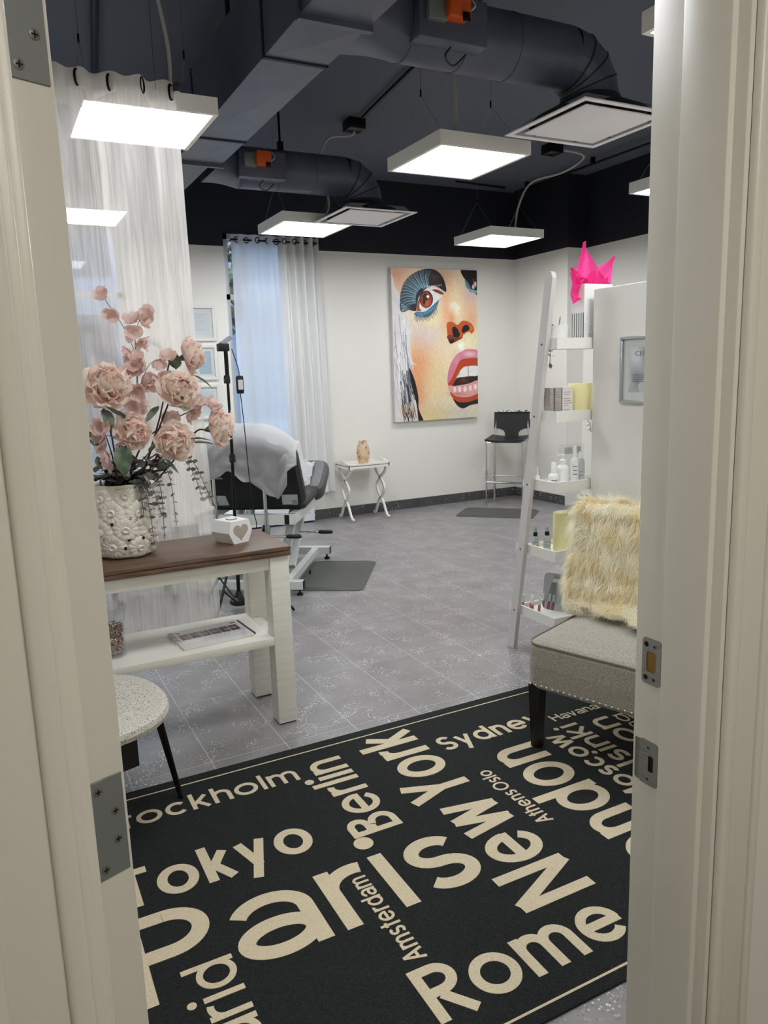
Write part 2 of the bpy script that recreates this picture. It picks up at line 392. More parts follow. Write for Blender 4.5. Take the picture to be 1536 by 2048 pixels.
window('window_1', *W1, 'tall window behind the treatment bed, half covered by a grey curtain')
window('window_2', *W2, 'tall window seen through the hanging sheer curtain')

# ------------------------------------------------------------------ outside
struct(MB().box(-14, 22, YB+.3, 40, -.3, -.1).build('street_ground', mat('asphalt', (120, 124, 130), .9), smooth=False))
bl = thing('street_building', 'pale building across the street, seen through the window', 'building', (4.6, 19, -.1))
MB().box(-11, 11, 0, 6, 0, 6.5).build('facade', mat('facade_pale', (150, 158, 172), .8), bl, smooth=False)
for k in range(9):
    MB().box(-10.4+2.35*k, -8.8+2.35*k, -.06, .02, .6, 2.9).build('window', mat('dark_glass', (52, 66, 88), .15), bl, smooth=False)
    MB().box(-10.4+2.35*k, -8.8+2.35*k, -.06, .02, 4.0, 5.6).build('window', MATS['dark_glass'], bl, smooth=False)
MB().box(-11.2, 11.2, -.5, 0, 3.1, 3.5).build('canopy', mat('canopy_grey', (150, 158, 168), .8), bl, smooth=False)
tr = thing('street_tree', 'small autumn tree outside the window', 'tree', (3.0, 11.0, -.1))
MB().tube([(0,0,0), (.03,0,1.6), (0,.02,2.6)], [.07,.06,.04], 8).build('trunk', STEMM, tr)
mb = MB()
for k in range(500):
    a, b, rr = random.uniform(0, 2*PI), random.uniform(-1, 1), random.uniform(.4, .85)
    c = Vector((rr*math.cos(a)*math.sqrt(1-b*b)*.7, rr*math.sin(a)*math.sqrt(1-b*b)*.7, 3.1+rr*b*1.2)); q = Vector((random.gauss(0,1), random.gauss(0,1), random.gauss(0,1))).normalized()
    e = q.orthogonal().normalized()*.07; g2 = q.cross(e)*.7
    mb.add([c-e-g2, c+e-g2, c+e+g2, c-e+g2], [(0,1,2,3)])
crown = mb.build('crown', mat('autumn_leaves', (92, 104, 70), .7, noise=(3, (176, 120, 64), .45, .6)), tr, smooth=False, fix=False); crown['kind'] = 'stuff'

# ------------------------------------------------------------------ door frame, casing, door leaf
def jamb(name, sgn, xin):
    """sgn -1: left jamb (solid to -x), +1: right"""
    mb = MB(); b = lambda p, q: (min(p, q), max(p, q))
    mb.rbox(*b(xin, xin+sgn*.02), YD0, YD1+.01, 0, DZ+.02, .002)
    mb.rbox(*b(xin-sgn*.010, xin+sgn*.004), YD0+.018, .752, 0, DZ, .003)
    return struct(mb.build(name, FRAMEP))
trims = [jamb('trim_1', -1, DX0), jamb('trim_2', 1, DX1)]
def casing(name, sgn, xin, yface):
    b = lambda p, q: (min(p, q), max(p, q)); d = -1 if yface < .7 else 1
    mb = MB().rbox(*b(xin+sgn*.006, xin+sgn*.085), *b(yface, yface+d*.012), 0, DZ+.09, .003)
    mb.rbox(*b(xin+sgn*.006, xin+sgn*.026), *b(yface, yface+d*.02), 0, DZ+.09, .006, 3)
    mb.rbox(*b(xin+sgn*.072, xin+sgn*.088), *b(yface, yface+d*.018), 0, DZ+.09, .005, 3)
    return struct(mb.build(name, FRAMEP))
casing('trim_3', -1, DX0-.002, YD0+.008); casing('trim_4', 1, DX1+.002, YD0+.008); casing('trim_5', 1, DX1+.002, YD1-.008)
struct(MB().rbox(DX0-.1, DX1+.1, YD0-.012, YD0+.008, DZ, DZ+.09, .004).rbox(DX0, DX1, YD0, YD1, DZ, DZ+.02, .002).build('trim_6', FRAMEP))
SCREW = mat('screw_steel', (122, 118, 108), .4, .3)
def screw(parent, c, n, m=HINGEM, r=.0042):
    """flat screw head with a cross recess, facing direction n"""
    q = frame_to(n); o = MB().lathe([(r, 0), (r, .0006), (r*.86, .0009), (0, .0009)], 14).build('screw', m, parent); o.location = c; o.rotation_euler = q.to_euler()
    MB().box(-r*.62, r*.62, -r*.14, r*.14, .0008, .0012).box(-r*.14, r*.14, -r*.62, r*.62, .0008, .0012).build('recess', HOLE, o, smooth=False)
# door leaf, swung into the room; its hinge edge faces the camera
da = R(21); ex = Vector((math.cos(da), math.sin(da), 0)); ed = Vector((-math.sin(da), math.cos(da), 0))
dr = struct(thing('door_1', 'white door leaf swung open at the left edge of the picture', 'door', (.0475, .788, 0), da))
MB().rbox(0, .0435, 0, .78, .012, DZ-.006, .0022, 3).build('door_leaf', FRAMEP, dr)
for zc in (1.034, 1.823, .27):
    hp = MB().rbox(.0015, .0395, -.0016, .002, zc-.057, zc+.057, .0008, 1).build('hinge_leaf', HINGEM, dr)
    for (sx, sz) in ((.0115, .045), (.0285, .0165), (.0285, -.0165), (.0115, -.045)):
        screw(hp, (sx, -.0014, zc+sz), (0, -1, 0), SCREW, .0050)
    MB().cyl((-.004, .006, zc-.057), (-.004, .006, zc+.057), .006, 10).build('hinge_barrel', HINGEM, dr)
hk = MB().lathe([(.0, 0), (.026, 0), (.026, .01), (.011, .014), (.011, .045), (.026, .05), (.028, .07), (.0, .078)], 20).build('door_knob', STEEL, dr); hk.location = (.0435, .715, .95); hk.rotation_euler = (0, PI/2, 0)
# strike plates on the right jamb (children of that trim)
def strike(zc, lip):
    xf = DX1
    def pl(y, z, x): return (xf-x, y, z)
    y0, y1 = .759, .795
    mb = MB(); H = .036
    poly = rrect(y0, y1, zc-H, zc+H, .006, 4)
    hole = rrect(y0+.009, y1-.009, zc-.016, zc+.016, .005, 4) if not lip else rrect(y0+.008, y1-.018, zc-.013, zc+.013, .002, 4)
    n = len(poly); A = [pl(p[0], p[1], .0018) for p in poly]; B = [pl(p[0], p[1], .0018) for p in hole]
    A0 = [pl(p[0], p[1], -.001) for p in poly]; B0 = [pl(p[0], p[1], -.001) for p in hole]
    mb.add(A+B+A0+B0, [(i, (i+1) % n, n+(i+1) % n, n+i) for i in range(n)]+[(i, (i+1) % n, 2*n+(i+1) % n, 2*n+i) for i in range(n)]+[(n+i, n+(i+1) % n, 3*n+(i+1) % n, 3*n+i) for i in range(n)])
    if lip:
        # curved lip that rolls around the room-side corner
        def lf(u, v):
            a = u*PI*.45; z = zc+(v-.5)*2*(H-.002)*(1-.25*u*u)
            return (xf-.0018+.012*(1-math.cos(a)), y1-.001+.022*math.sin(a), z)
        mb.grid(lf, 6, 8)
    o = mb.build('strike_plate', STEEL, trims[1]); o['label'] = 'steel strike plate with rolled lip' if lip else 'steel deadbolt strike plate'
    MB().add([pl(*p, .0003) for p in hole], [tuple(range(n))]).build('strike_pocket', mat('raw_wood', (150, 118, 62), .8) if not lip else HOLE, o, smooth=False, fix=False)
    for (yy, zz) in ((y1-.012, .026), (y1-.012, -.026)):
        screw(o, pl(yy-.012 if not lip else yy-.006, zc+zz, .0016), (-1, 0, 0), STEEL)
        if not lip:
            MB().add([pl(yy+.004+.0042*math.cos(a*PI/6), zc+zz+.0042*math.sin(a*PI/6), .0021) for a in range(12)], [tuple(range(12))]).build('screw_hole', HOLE, o, smooth=False, fix=False)
strike(1.063, False); strike(.900, True)
# corridor the picture is taken from
CW = mat('corridor_paint', (216, 211, 198), .6)
struct(MB().box(-1.3, 2.4, -1.9, YD0, -.06, 0).build('floor_corridor', mat('corridor_floor', (120, 116, 110), .5), smooth=False))
struct(MB().box(-1.4, -1.3, -1.9, YD0, 0, 2.6).box(2.4, 2.5, -1.9, YD0, 0, 2.6).box(-1.4, 2.5, -2.0, -1.9, 0, 2.6).build('wall_corridor', CW, smooth=False))
struct(MB().box(-1.4, 2.5, -2.0, YD0+.01, 2.6, 2.7).build('ceiling_corridor', CW, smooth=False))
cl = thing('corridor_light', 'ceiling light panel in the corridor outside the room', 'light', (.55, -.75, 2.54))
MB().rbox(-.3, .3, -.3, .3, .01, .06, .004).build('frame', LIGHTF, cl); MB().box(-.28, .28, -.28, .28, .004, .012).build('diffuser', mat('corridor_diffuser', (255, 250, 243), .4, emit=CORR_E), cl, smooth=False)

# ================================================================== CEILING FIXTURES
def light_panel(x, y, label, drop=True, cable=None, hang=(0, 0)):
    t = thing('ceiling_light', label, 'light', (x, y, 2.70), 0, 'square ceiling light panels')
    mb = MB(); a = .303
    for q in ((-a, a, -a, -a+.022), (-a, a, a-.022, a), (-a, -a+.022, -a+.022, a-.022), (a-.022, a, -a+.022, a-.022)): mb.box(*q, 0, .075)
    mb.box(-a+.01, a-.01, -a+.01, a-.01, .05, .075); mb.build('frame', LIGHTF, t, smooth=False)
    MB().box(-a+.022, a-.022, -a+.022, a-.022, .006, .014).build('diffuser', DIFFU, t, smooth=False)
    for sx in (-1, 1):
        ap = (sx*.24, 0, .34)
        for sy in (-1, 1): MB().cyl(ap, (sx*.26, sy*.26, .075), .0011, 5).build('suspension_wire', STEEL, t)
        MB().cyl(ap, (sx*.24, 0, ZC-2.70), .0013, 5).build('suspension_wire', STEEL, t)
        MB().cyl((sx*.24, 0, .33), (sx*.24, 0, .37), .005, 8).build('wire_gripper', BLACKM, t)
    if cable:
        MB().tube(bez([Vector(p)-Vector((x, y, 2.70)) for p in cable], 40), .0095, 10).build('power_cable', CABLE, t)
light_panel(2.615, 4.01, 'square light panel hanging in the centre of the view', cable=[(2.50, 3.85, 2.77), (2.52, 3.87, 2.95), (2.53, 3.9, 3.2), (2.53, 3.92, 3.43)])
light_panel(4.50, 6.21, 'square light panel above the bar stool and painting', cable=[(4.55, 6.02, 2.77), (4.60, 6.02, 3.0), (4.72, 5.98, 3.2), (4.98, 5.85, 3.28), (5.0, 5.6, 3.36), (4.74, 5.72, 3.43)])
light_panel(2.52, 6.20, 'square light panel in front of the window, partly behind an air vent', cable=[(2.66, 6.08, 2.77), (2.69, 6.06, 2.9), (2.62, 6.0, 3.1), (2.56, 5.9, 3.2), (2.62, 5.85, 3.33), (2.8, 5.8, 3.36), (2.80, 5.76, 3.43)])
light_panel(.80, 4.0, 'square light panel showing through the top of the hanging sheer curtain', cable=[(.93, 3.9, 2.77), (.93, 3.85, 3.0), (.88, 3.8, 3.25), (.86, 3.78, 3.43)])
light_panel(.77, 6.22, 'far light panel glimpsed low through the hanging sheer curtain', cable=[(.8, 6.1, 2.77), (.85, 6.05, 3.1), (.86, 6.0, 3.43)])
light_panel(4.53, 3.96, 'light panel whose corner peeks out left of the right door jamb', cable=[(4.6, 3.9, 2.77), (4.6, 3.9, 3.43)])
light_panel(2.60, 1.97, 'light panel whose corner shows at the top right by the door jamb', cable=[(2.65, 1.9, 2.77), (2.65, 1.9, 3.43)])
light_panel(.70, 1.97, 'light panel just above the open doorway', cable=[(.75, 1.9, 2.77), (.75, 1.9, 3.43)])
light_panel(4.55, 1.97, 'light panel in the corner to the right of the doorway', cable=[(4.6, 1.9, 2.77), (4.6, 1.9, 3.43)])

def diffuser(x, y, label):
    t = thing('air_vent', label, 'air vent', (x, y, 2.70), 0, 'square supply air vents')
    a = .303; mb = MB()
    for q in ((-a, a, -a, -a+.03), (-a, a, a-.03, a), (-a, -a+.03, -a+.03, a-.03), (a-.03, a, -a+.03, a-.03)): mb.box(*q, 0, .006)
    mb.build('rim', VENTW, t, smooth=False)
    # sloping inner throat
    b, c = a-.03, a-.075; mb = MB()
    L = [(-b,-b,.003),(b,-b,.003),(b,b,.003),(-b,b,.003)]; U = [(-c,-c,.055),(c,-c,.055),(c,c,.055),(-c,c,.055)]
    mb.add(L+U, [(i, (i+1) % 4, 4+(i+1) % 4, 4+i) for i in range(4)]); mb.build('throat', mat('vent_throat', (150, 148, 148), .5), t, smooth=False)
    MB().lathe([(.30, .0062), (.29, .03), (.2, .075), (.150, .10), (.150, .12)], 32, cap=False).build('hood', DUCTD, t)
    MB().rbox(-.232, .232, -.232, .232, -.002, .006, .003).build('face_plate', VENTW, t)
    for (px, py) in ((-.2,-.2),(.2,-.2),(.2,.2),(-.2,.2)): MB().box(px-.012, px+.012, py-.002, py+.002, .005, .055).build('bracket', STEEL, t, smooth=False)
    return t
diffuser(2.865, 3.17, 'square white air vent at the end of the near round duct')
diffuser(2.785, 5.60, 'square white air vent at the end of the far round duct')

# ducts
TX0, TX1, TZ0, TZ1 = 1.265, 1.565, 2.90, 3.26
td = thing('air_duct', 'dark painted rectangular trunk duct running along the ceiling', 'duct', (1.415, 3.6, TZ0))
def L(x, y, z): return (x-1.415, y-3.6, z-TZ0)
def bx(mb, x0, x1, y0, y1, z0, z1): return mb.box(x0-1.415, x1-1.415, y0-3.6, y1-3.6, z0-TZ0, z1-TZ0)
seams = [.82, 1.85, 3.06, 3.495, 4.735, 5.27]
for i in range(len(seams)-1):
    bx(MB(), TX0, TX1, seams[i]+.004, seams[i+1]-.004, TZ0, TZ1).build('duct_section', DUCT, td, smooth=False)
    # raised cross-break on the belly
    y0, y1 = seams[i], seams[i+1]; ym = (y0+y1)/2
    MB().add([L(TX0, y0+.01, TZ0), L(TX1, y0+.01, TZ0), L(TX1, y1-.01, TZ0), L(TX0, y1-.01, TZ0), L((TX0+TX1)/2, ym, TZ0-.012)], [(0,1,4),(1,2,4),(2,3,4),(3,0,4)]).build('belly_panel', DUCT, td, smooth=False)
bx(MB(), TX0+.03, TX1-.045, 5.274, 6.1, TZ0+.02, TZ1-.05).build('duct_section', DUCT, td, smooth=False)
for y in seams[1:]:
    fw = .016 if y in (3.06, 5.27) else .006
    mb = bx(MB(), TX0-fw*.9, TX1+fw*.9, y-.01-fw, y+.004, TZ0-fw*1.4, TZ1+fw)
    mb.build('flange', DUCTD if fw < .01 else DUCT, td, smooth=False)
for y in (1.4, 4.1, 5.7):
    bx(MB(), TX0+.03, TX0+.05, y-.01, y+.01, TZ1-.05, ZC).build('hanger_strap', DUCTD, td, smooth=False); bx(MB(), TX1-.05, TX1-.03, y-.01, y+.01, TZ1-.05, ZC).build('hanger_strap', DUCTD, td, smooth=False)
ORANGE = mat('actuator_orange', (205, 84, 34), .4); ACTG = mat('actuator_grey', (122, 128, 122), .5, .3)
def round_duct(x_end, y, zc, r, label, xa):
    t = thing('round_duct', label, 'duct', (TX1, y, zc), 0, 'round branch ducts')
    n = 28
    # square-to-round boot leaving the trunk
    mb = MB(); sq = []
    for k in range(n):
        a = 2*PI*k/n; c, s_ = math.cos(a), math.sin(a); mx = max(abs(c), abs(s_)); sq.append((.0, c/mx*.19, s_/mx*.16))
    rd = [(.20, r*math.cos(2*PI*k/n), r*math.sin(2*PI*k/n)) for k in range(n)]
    sq = [(p[0]-.002, p[1], max(p[2], -.078)) for p in sq]
    mb.add(sq+rd, [(k, (k+1) % n, n+(k+1) % n, n+k) for k in range(n)]); mb.build('boot', DUCT, t, ang=25)
    xe = x_end-TX1
    cR = .175
    MB().tube([(.2, 0, 0), (xe-cR, 0, 0)], r, n, cap=False).build('pipe', DUCT, t)
    # segmented elbow
    pts = [(xe-cR, 0, 0)]
    for k in range(1, 5):
        a = R(90*k/4); pts.append((xe-cR+cR*math.sin(a), 0, -cR*(1-math.cos(a))))
    pts.append((xe, 0, -(zc-2.796)))
    mb = MB(); mb.tube(pts, [r]*len(pts), n, cap=False); mb.build('elbow', DUCT, t, smooth=False)
    for i in range(1, 5):
        p = Vector(pts[i]); d = (Vector(pts[i+1])-Vector(pts[i-1])).normalized()
        MB().tube([p-d*.004, p+d*.004], r+.003, n).build('elbow_seam', DUCTD, t)
    for xx in (.22, .5, .78):
        if xx < xe-.3: MB().tube([(xx-.004, 0, 0), (xx+.004, 0, 0)], r+.003, n).build('pipe_joint', DUCT, t)
    # control plate and actuator on the camera side
    px = xa-TX1
    MB().rbox(px-.03, px+.31, -r-.045, -r+.05, -.105, .075, .004).build('control_box', DUCT, t)
    a1 = MB().rbox(px, px+.09, -r-.075, -r-.044, -.045, .05, .004).build('damper_bracket', ACTG, t)
    a2 = MB().rbox(px+.08, px+.185, -r-.11, -r-.044, -.035, .06, .006).build('actuator', ORANGE, t)
    MB().rbox(px+.14, px+.175, -r-.118, -r-.108, -.05, -.015, .003).build('actuator_knob', BLACK, a2)
    MB().tube(bez([(px+.185, -r-.08, .0), (px+.21, -r-.1, .02), (px+.20, -r-.08, .06)], 10), .004, 6).build('actuator_wire', CABLE, a2)
    MB().tube(bez([(px+.16, -r+.01, -.10), (px+.12, -r+.0, -.15), (px+.18, -r+.03, -.17), (px+.24, -r+.02, -.12)], 14), .004, 6).build('control_wire', BLACK, t)
    MB().cyl((.55, 0, r-.02), (.55, 0, ZC-zc), .009, 8).build('hanger_rod', BLACKM, t)
    MB().box(.53, .57, -.018, .018, r-.03, r+.06).build('hanger_clip', BLACKM, t, smooth=False)
round_duct(2.865, 3.17, 2.985, .142, 'dark round branch duct nearest the doorway with orange actuator', 1.80)
round_duct(2.785, 5.60, 2.985, .142, 'dark round branch duct far back near the window with orange actuator', 1.77)
# ceiling conduits and boxes
def conduit(name, label, pts, r=.012):
    t = thing(name, label, 'conduit', pts[0]); o = Vector(pts[0])
    MB().tube([Vector(p)-o for p in pts], r, 8).build('pipe', BLACKM, t)
    return t, o
t, o = conduit('conduit', 'black conduit crossing the ceiling between ducts to a junction box', [(2.53, 3.35, 3.435), (2.80, 5.6, 3.435)])
MB().rbox(.20, .34, 2.34, 2.48, -.055, .022, .004).build('junction_box', BLACKM, t)
t, o = conduit('conduit', 'long black conduit under the ceiling along the right wall', [(5.38, 7.1, 3.40), (5.40, 2.2, 3.40)])
for yy in (-.2, -1.2, -2.2, -3.4): MB().box(-.02, .02, yy-.012, yy+.012, .0, .06).build('strap', BLACKM, t, smooth=False)
t, o = conduit('conduit', 'black conduit on the ceiling above the hanging sheer curtain', [(.55, 3.0, 3.43), (.86, 5.6, 3.43)], .02)
t, o = conduit('conduit', 'short black strut across the ceiling near the back wall', [(4.55, 7.0, 3.42), (5.2, 7.05, 3.42)], .012)
jb = thing('junction_box', 'black ceiling junction box feeding the light above the bar stool', 'electrical box', (4.74, 5.72, 3.38)); MB().rbox(-.07, .07, -.07, .07, 0, .08, .004).build('box', BLACKM, jb)

# ================================================================== RUG WITH CITY NAMES
RUGB = mat('rug_black', (27, 29, 29), .95, noise=(240, (50, 53, 52), .42, .68, (1, 2.6, 1)), bump=(330, .5, .003), spec=.2)
RUGC = mat('rug_cream', (214, 201, 172), .95, noise=(300, (176, 160, 130), .45, .75, (1, 2.4, 1)), bump=(330, .5, .003), spec=.2)
RX0, RX1, RY0, RY1 = .08, 2.40, 1.203, 2.748
rug = thing('rug', 'black woven rug with cream city names on the floor inside the doorway', 'rug', (RX0, RY0, .0003))
MB().rbox(0, RX1-RX0, 0, RY1-RY0, 0, .0065, .002, 2).build('rug_body', RUGB, rug)
bw = .0065; e = .062; mb = MB(); W_, H_ = RX1-RX0, RY1-RY0
for q in ((e, W_-e, e*.55, e*.55+bw), (e, W_-e, H_-e*.85-bw, H_-e*.85), (e, e+bw, e*.55, H_-e*.85), (W_-e-bw, W_-e, e*.55, H_-e*.85)): mb.box(*q, .006, .0074)
mb.build('border_line', RUGC, rug, smooth=False)
# woven capitals and lower case: centre lines in units of the cap height, swept to an even stroke
XH = .77
GW = dict(o=.74, c=.66, e=.74, a=.64, n=.58, m=.96, h=.58, u=.58, r=.36, i=.16, j=.16, l=.16, k=.56, y=.62, w=.96, v=.60, s=.52, d=.72, b=.72, g=.72, t=.36, S=.60, T=.60, P=.60, R=.62, B=.60, N=.80, Y=.68, M=.98, H=.76, L=.50, A=.80, O=1.0)
GW[' '] = .03
def el(cx, cy, rx, ry, a0, a1, n=26): return [(cx+rx*math.cos(R(a0+(a1-a0)*k/n)), cy+ry*math.sin(R(a0+(a1-a0)*k/n))) for k in range(n+1)]
def glyph(ch, hx, hy):
    w_ = GW[ch]; m_ = w_/2; X = XH; rx = m_-hx
    bowl = el(m_, X/2, rx, X/2-hy, 0, 360, 40); stem = lambda x, t_: [(x, 0), (x, t_)]
    def arch(x0, x1): return el((x0+x1)/2, X-.30, (x1-x0)/2, .30-hy, 180, 0)+[(x1, 0)]
    def ess(Hc): ry = (Hc-2*hy)/4; return el(m_, Hc-hy-ry, rx*.94, ry, 28, 270, 20)+el(m_, hy+ry, rx, ry, 90, -152, 20)[1:]
    if ch in 'oO': return [bowl if ch == 'o' else el(m_, .5, rx, .5-hy, 0, 360, 40)]
    if ch == 'c': return [el(m_, X/2, rx, X/2-hy, 42, 318)]
    if ch == 'e': return [el(m_, X/2, rx, X/2-hy, 0, 322), [(hx, X/2), (w_-hx*.2, X/2)]]
    if ch == 'a': return [el(m_, X*.62, rx, X*.38-hy, 158, 0)+[(w_-hx, 0)], el(m_-.01, X*.29, rx-.01, X*.29-hy*.9, 0, 360, 36)]
    if ch == 'n': return [stem(hx, X), arch(hx, w_-hx)]
    if ch == 'm': return [stem(hx, X), arch(hx, m_), arch(m_, w_-hx)]
    if ch == 'h': return [stem(hx, 1), arch(hx, w_-hx)]
    if ch == 'u': return [[(hx, X)]+el(m_, .30, rx, .30-hy, 180, 360)+[(w_-hx, X)], stem(w_-hx, X)]
    if ch == 'r': return [stem(hx, X), el(.30, X-.30, .30-hx, .30-hy, 180, 72, 14)]
    if ch in 'ij': return [[(m_, 0), (m_, X)] if ch == 'i' else [(m_-.14, -.22), (m_-.03, -.20), (m_, -.1), (m_, X)], 'dot']
    if ch == 'l': return [stem(m_, 1)]
    if ch == 'k': return [stem(hx, 1), [(hx*1.4, X*.40), (w_-hx*1.2, X)], [(w_*.36, X*.56), (w_-hx, 0)]]
    if ch == 'y': return [[(hx, X), (m_, .06)], [(w_-hx, X), (w_*.26, -.26)]]
    if ch == 'w': return [[(hx, X), (w_*.27, 0)], [(w_*.27, 0), (m_, X)], [(m_, X), (w_*.73, 0)], [(w_*.73, 0), (w_-hx, X)]]
    if ch == 'v': return [[(hx, X), (m_, 0)], [(m_, 0), (w_-hx, X)]]
    if ch == 's': return [ess(X)]
    if ch == 'S': return [ess(1)]
    if ch == 'd': return [bowl, stem(w_-hx, 1)]
    if ch == 'b': return [bowl, stem(hx, 1)]
    if ch == 'g': return [bowl, [(w_-hx, X), (w_-hx, -.06)]+el(m_, -.06, rx, .18, 0, -150, 14)[1:]]
    if ch == 't': return [stem(m_, .98), [(0, X-hy), (w_, X-hy)]]
    if ch == 'T': return [[(0, 1-hy), (w_, 1-hy)], stem(m_, 1)]
    if ch in 'PR':
        o_ = [stem(hx, 1), [(hx, 1-hy), (w_*.5, 1-hy)]+el(w_*.5, .71, w_*.5-hx, .29-hy, 90, -90, 18)+[(hx, .42+hy)]]
        return o_+([[(w_*.42, .44), (w_-hx*.6, 0)]] if ch == 'R' else [])
    if ch == 'B': return [stem(hx, 1), [(hx, 1-hy), (w_*.5, 1-hy)]+el(w_*.5, .77, w_*.44-hx, .23-hy, 90, -90, 16)+[(hx, .54+hy)], [(hx, .54), (w_*.5, .54)]+el(w_*.5, .27+hy*.2, w_*.5-hx, .27-hy*.8, 90, -90, 16)+[(hx, hy)]]
    if ch == 'N': return [stem(hx, 1), stem(w_-hx, 1), [(hx*1.3, 1), (w_-hx*1.3, 0)]]
    if ch == 'Y': return [[(hx, 1), (m_, .44)], [(w_-hx, 1), (m_, .44)], stem(m_, .5)]
    if ch == 'M': return [stem(hx, 1), stem(w_-hx, 1), [(hx, 1), (m_, .12)], [(m_, .12), (w_-hx, 1)]]
    if ch == 'H': return [stem(hx, 1), stem(w_-hx, 1), [(hx, .54), (w_-hx, .54)]]
    if ch == 'L': return [stem(hx, 1), [(hx, hy), (w_, hy)]]
    if ch == 'A': return [[(hx, 0), (m_, 1)], [(m_, 1), (w_-hx, 0)], [(w_*.2, .34), (w_*.8, .34)]]
    return []
def woven_word(s_, a0, a1, cap, t, place):
    gap = .10; tot = sum(GW[c] for c in s_)+gap*(len(s_)-1); sx = (a1-a0)/tot; mb = MB(); x = 0.0; lift = 0
    for c in s_:
        for st_ in glyph(c, t/2/sx, t/2/cap) if c != ' ' else []:
            lift += .00002
            if st_ == 'dot':
                px, py = a0+(x+GW[c]/2)*sx, .985*cap; mb.add([place(px+t*.68*math.cos(k*PI/10), py+t*.68*math.sin(k*PI/10), .0012) for k in range(20)], [tuple(range(20))]); continue
            P = np.array([(a0+(x+p)*sx, q*cap) for p, q in st_]); T = np.gradient(P, axis=0) if len(P) > 2 else np.repeat((P[1]-P[0])[None], 2, 0)
            if len(P) > 2 and np.hypot(*(P[0]-P[-1])) < 1e-6: T[0] = T[-1] = P[1]-P[-2]
            T /= np.hypot(T[:, 0], T[:, 1])[:, None]+1e-12; N_ = np.stack([-T[:, 1], T[:, 0]], 1)*t/2; n = len(P)
            vs = [place(*(P[k]+N_[k]), .0011+lift) for k in range(n)]+[place(*(P[k]-N_[k]), .0011+lift) for k in range(n)]+[place(*(P[k]+N_[k]), 0) for k in range(n)]+[place(*(P[k]-N_[k]), 0) for k in range(n)]
            fs = [(n+k, n+k+1, k+1, k) for k in range(n-1)]+[(k, k+1, 2*n+k+1, 2*n+k) for k in range(n-1)]+[(n+k+1, n+k, 3*n+k, 3*n+k+1) for k in range(n-1)]
            mb.add(vs, fs)
        x += GW[c]+gap
    mb.build('lettering', RUGC, rug, smooth=False, fix=False)
def hword(s_, x0, x1, base, cap, t): woven_word(s_, x0-RX0, x1-RX0, cap, t, lambda x, y, z: (x, y+base-RY0, .0064+z))
def vword(s_, y0, y1, base, cap, t): woven_word(s_, y0-RY0, y1-RY0, cap, t, lambda x, y, z: (base-RX0-y, x, .0064+z))
hword('Stockholm', .165, .896, 2.504, .108, .0160); hword('Tokyo', .180, .794, 2.083, .186, .031)
hword('Paris', .165, 1.195, 1.697, .336, .048); hword('Sydney', 1.481, 1.985, 2.406, .112, .0185)
hword('Havana', 2.019, 2.275, 2.388, .055, .0075); hword('Rome', .780, 1.395, 1.312, .174, .029)
vword('Berlin', 2.063, 2.597, 1.092, .180, .026); vword('New York', 1.51, 2.668, 1.433, .254, .038)
vword('Athens Oslo', 1.824, 2.205, 1.540, .060, .0085); vword('London', 1.33, 2.300, 1.818, .263, .039)
vword('Moscow', 1.73, 2.295, 1.962, .10, .017); vword('Helsinki', 1.72, 2.340, 2.083, .112, .018)
vword('Lisbon', 1.70, 2.318, 2.236, .125, .020); vword('Beijing', 1.92, 2.305, 2.310, .065, .009)
vword('Amsterdam', 1.51, 1.885, .860, .061, .0085); vword('Madrid', 1.22, 1.775, .413, .134, .0175)

# ================================================================== CONSOLE TABLE, behind the left of the doorway
ct = thing('console_table', 'white console table with walnut top carrying the flower vase', 'table', (.50, 3.19, 0))
TX = (-.62, .576); TY = (-.22, .22)
tp = MB().rbox(TX[0], TX[1], TY[0], TY[1], .779, .797, .003).rbox(TX[0]+.001, TX[1]-.001, TY[0]+.001, TY[1]-.001, .757, .7765, .003).rbox(TX[0]+.006, TX[1]-.006, TY[0]+.006, TY[1]-.006, .774, .782, .001, 1).build('table_top', WALNUT, ct)
lg = [(-.61, -.526, -.205, -.121), (.484, .568, -.205, -.121), (-.61, -.526, .125, .209), (.484, .568, .125, .209)]
for q in lg:
    l = MB().rbox(*q, .006, .757, .003).build('leg', WHITE2, ct)
    MB().box(q[0]+.006, q[1]-.006, q[2]+.006, q[3]-.006, 0, .0062).build('foot_pad', BLACK, l, smooth=False)
MB().rbox(-.526, .484, -.195, -.175, .70, .757, .002).build('apron', WHITE2, ct); MB().rbox(-.526, .484, .18, .20, .70, .757, .002).build('apron', WHITE2, ct)
MB().rbox(.516, .536, -.121, .125, .70, .757, .002).build('apron', WHITE2, ct); MB().rbox(-.578, -.558, -.121, .125, .70, .757, .002).build('apron', WHITE2, ct)
MB().rbox(-.526, .484, -.205, .205, .368, .402, .002).build('shelf', WHITE2, ct)
MB().rbox(.484, .53, -.121, .125, .368, .402, .001, 1).build('shelf_end', WHITE2, ct)

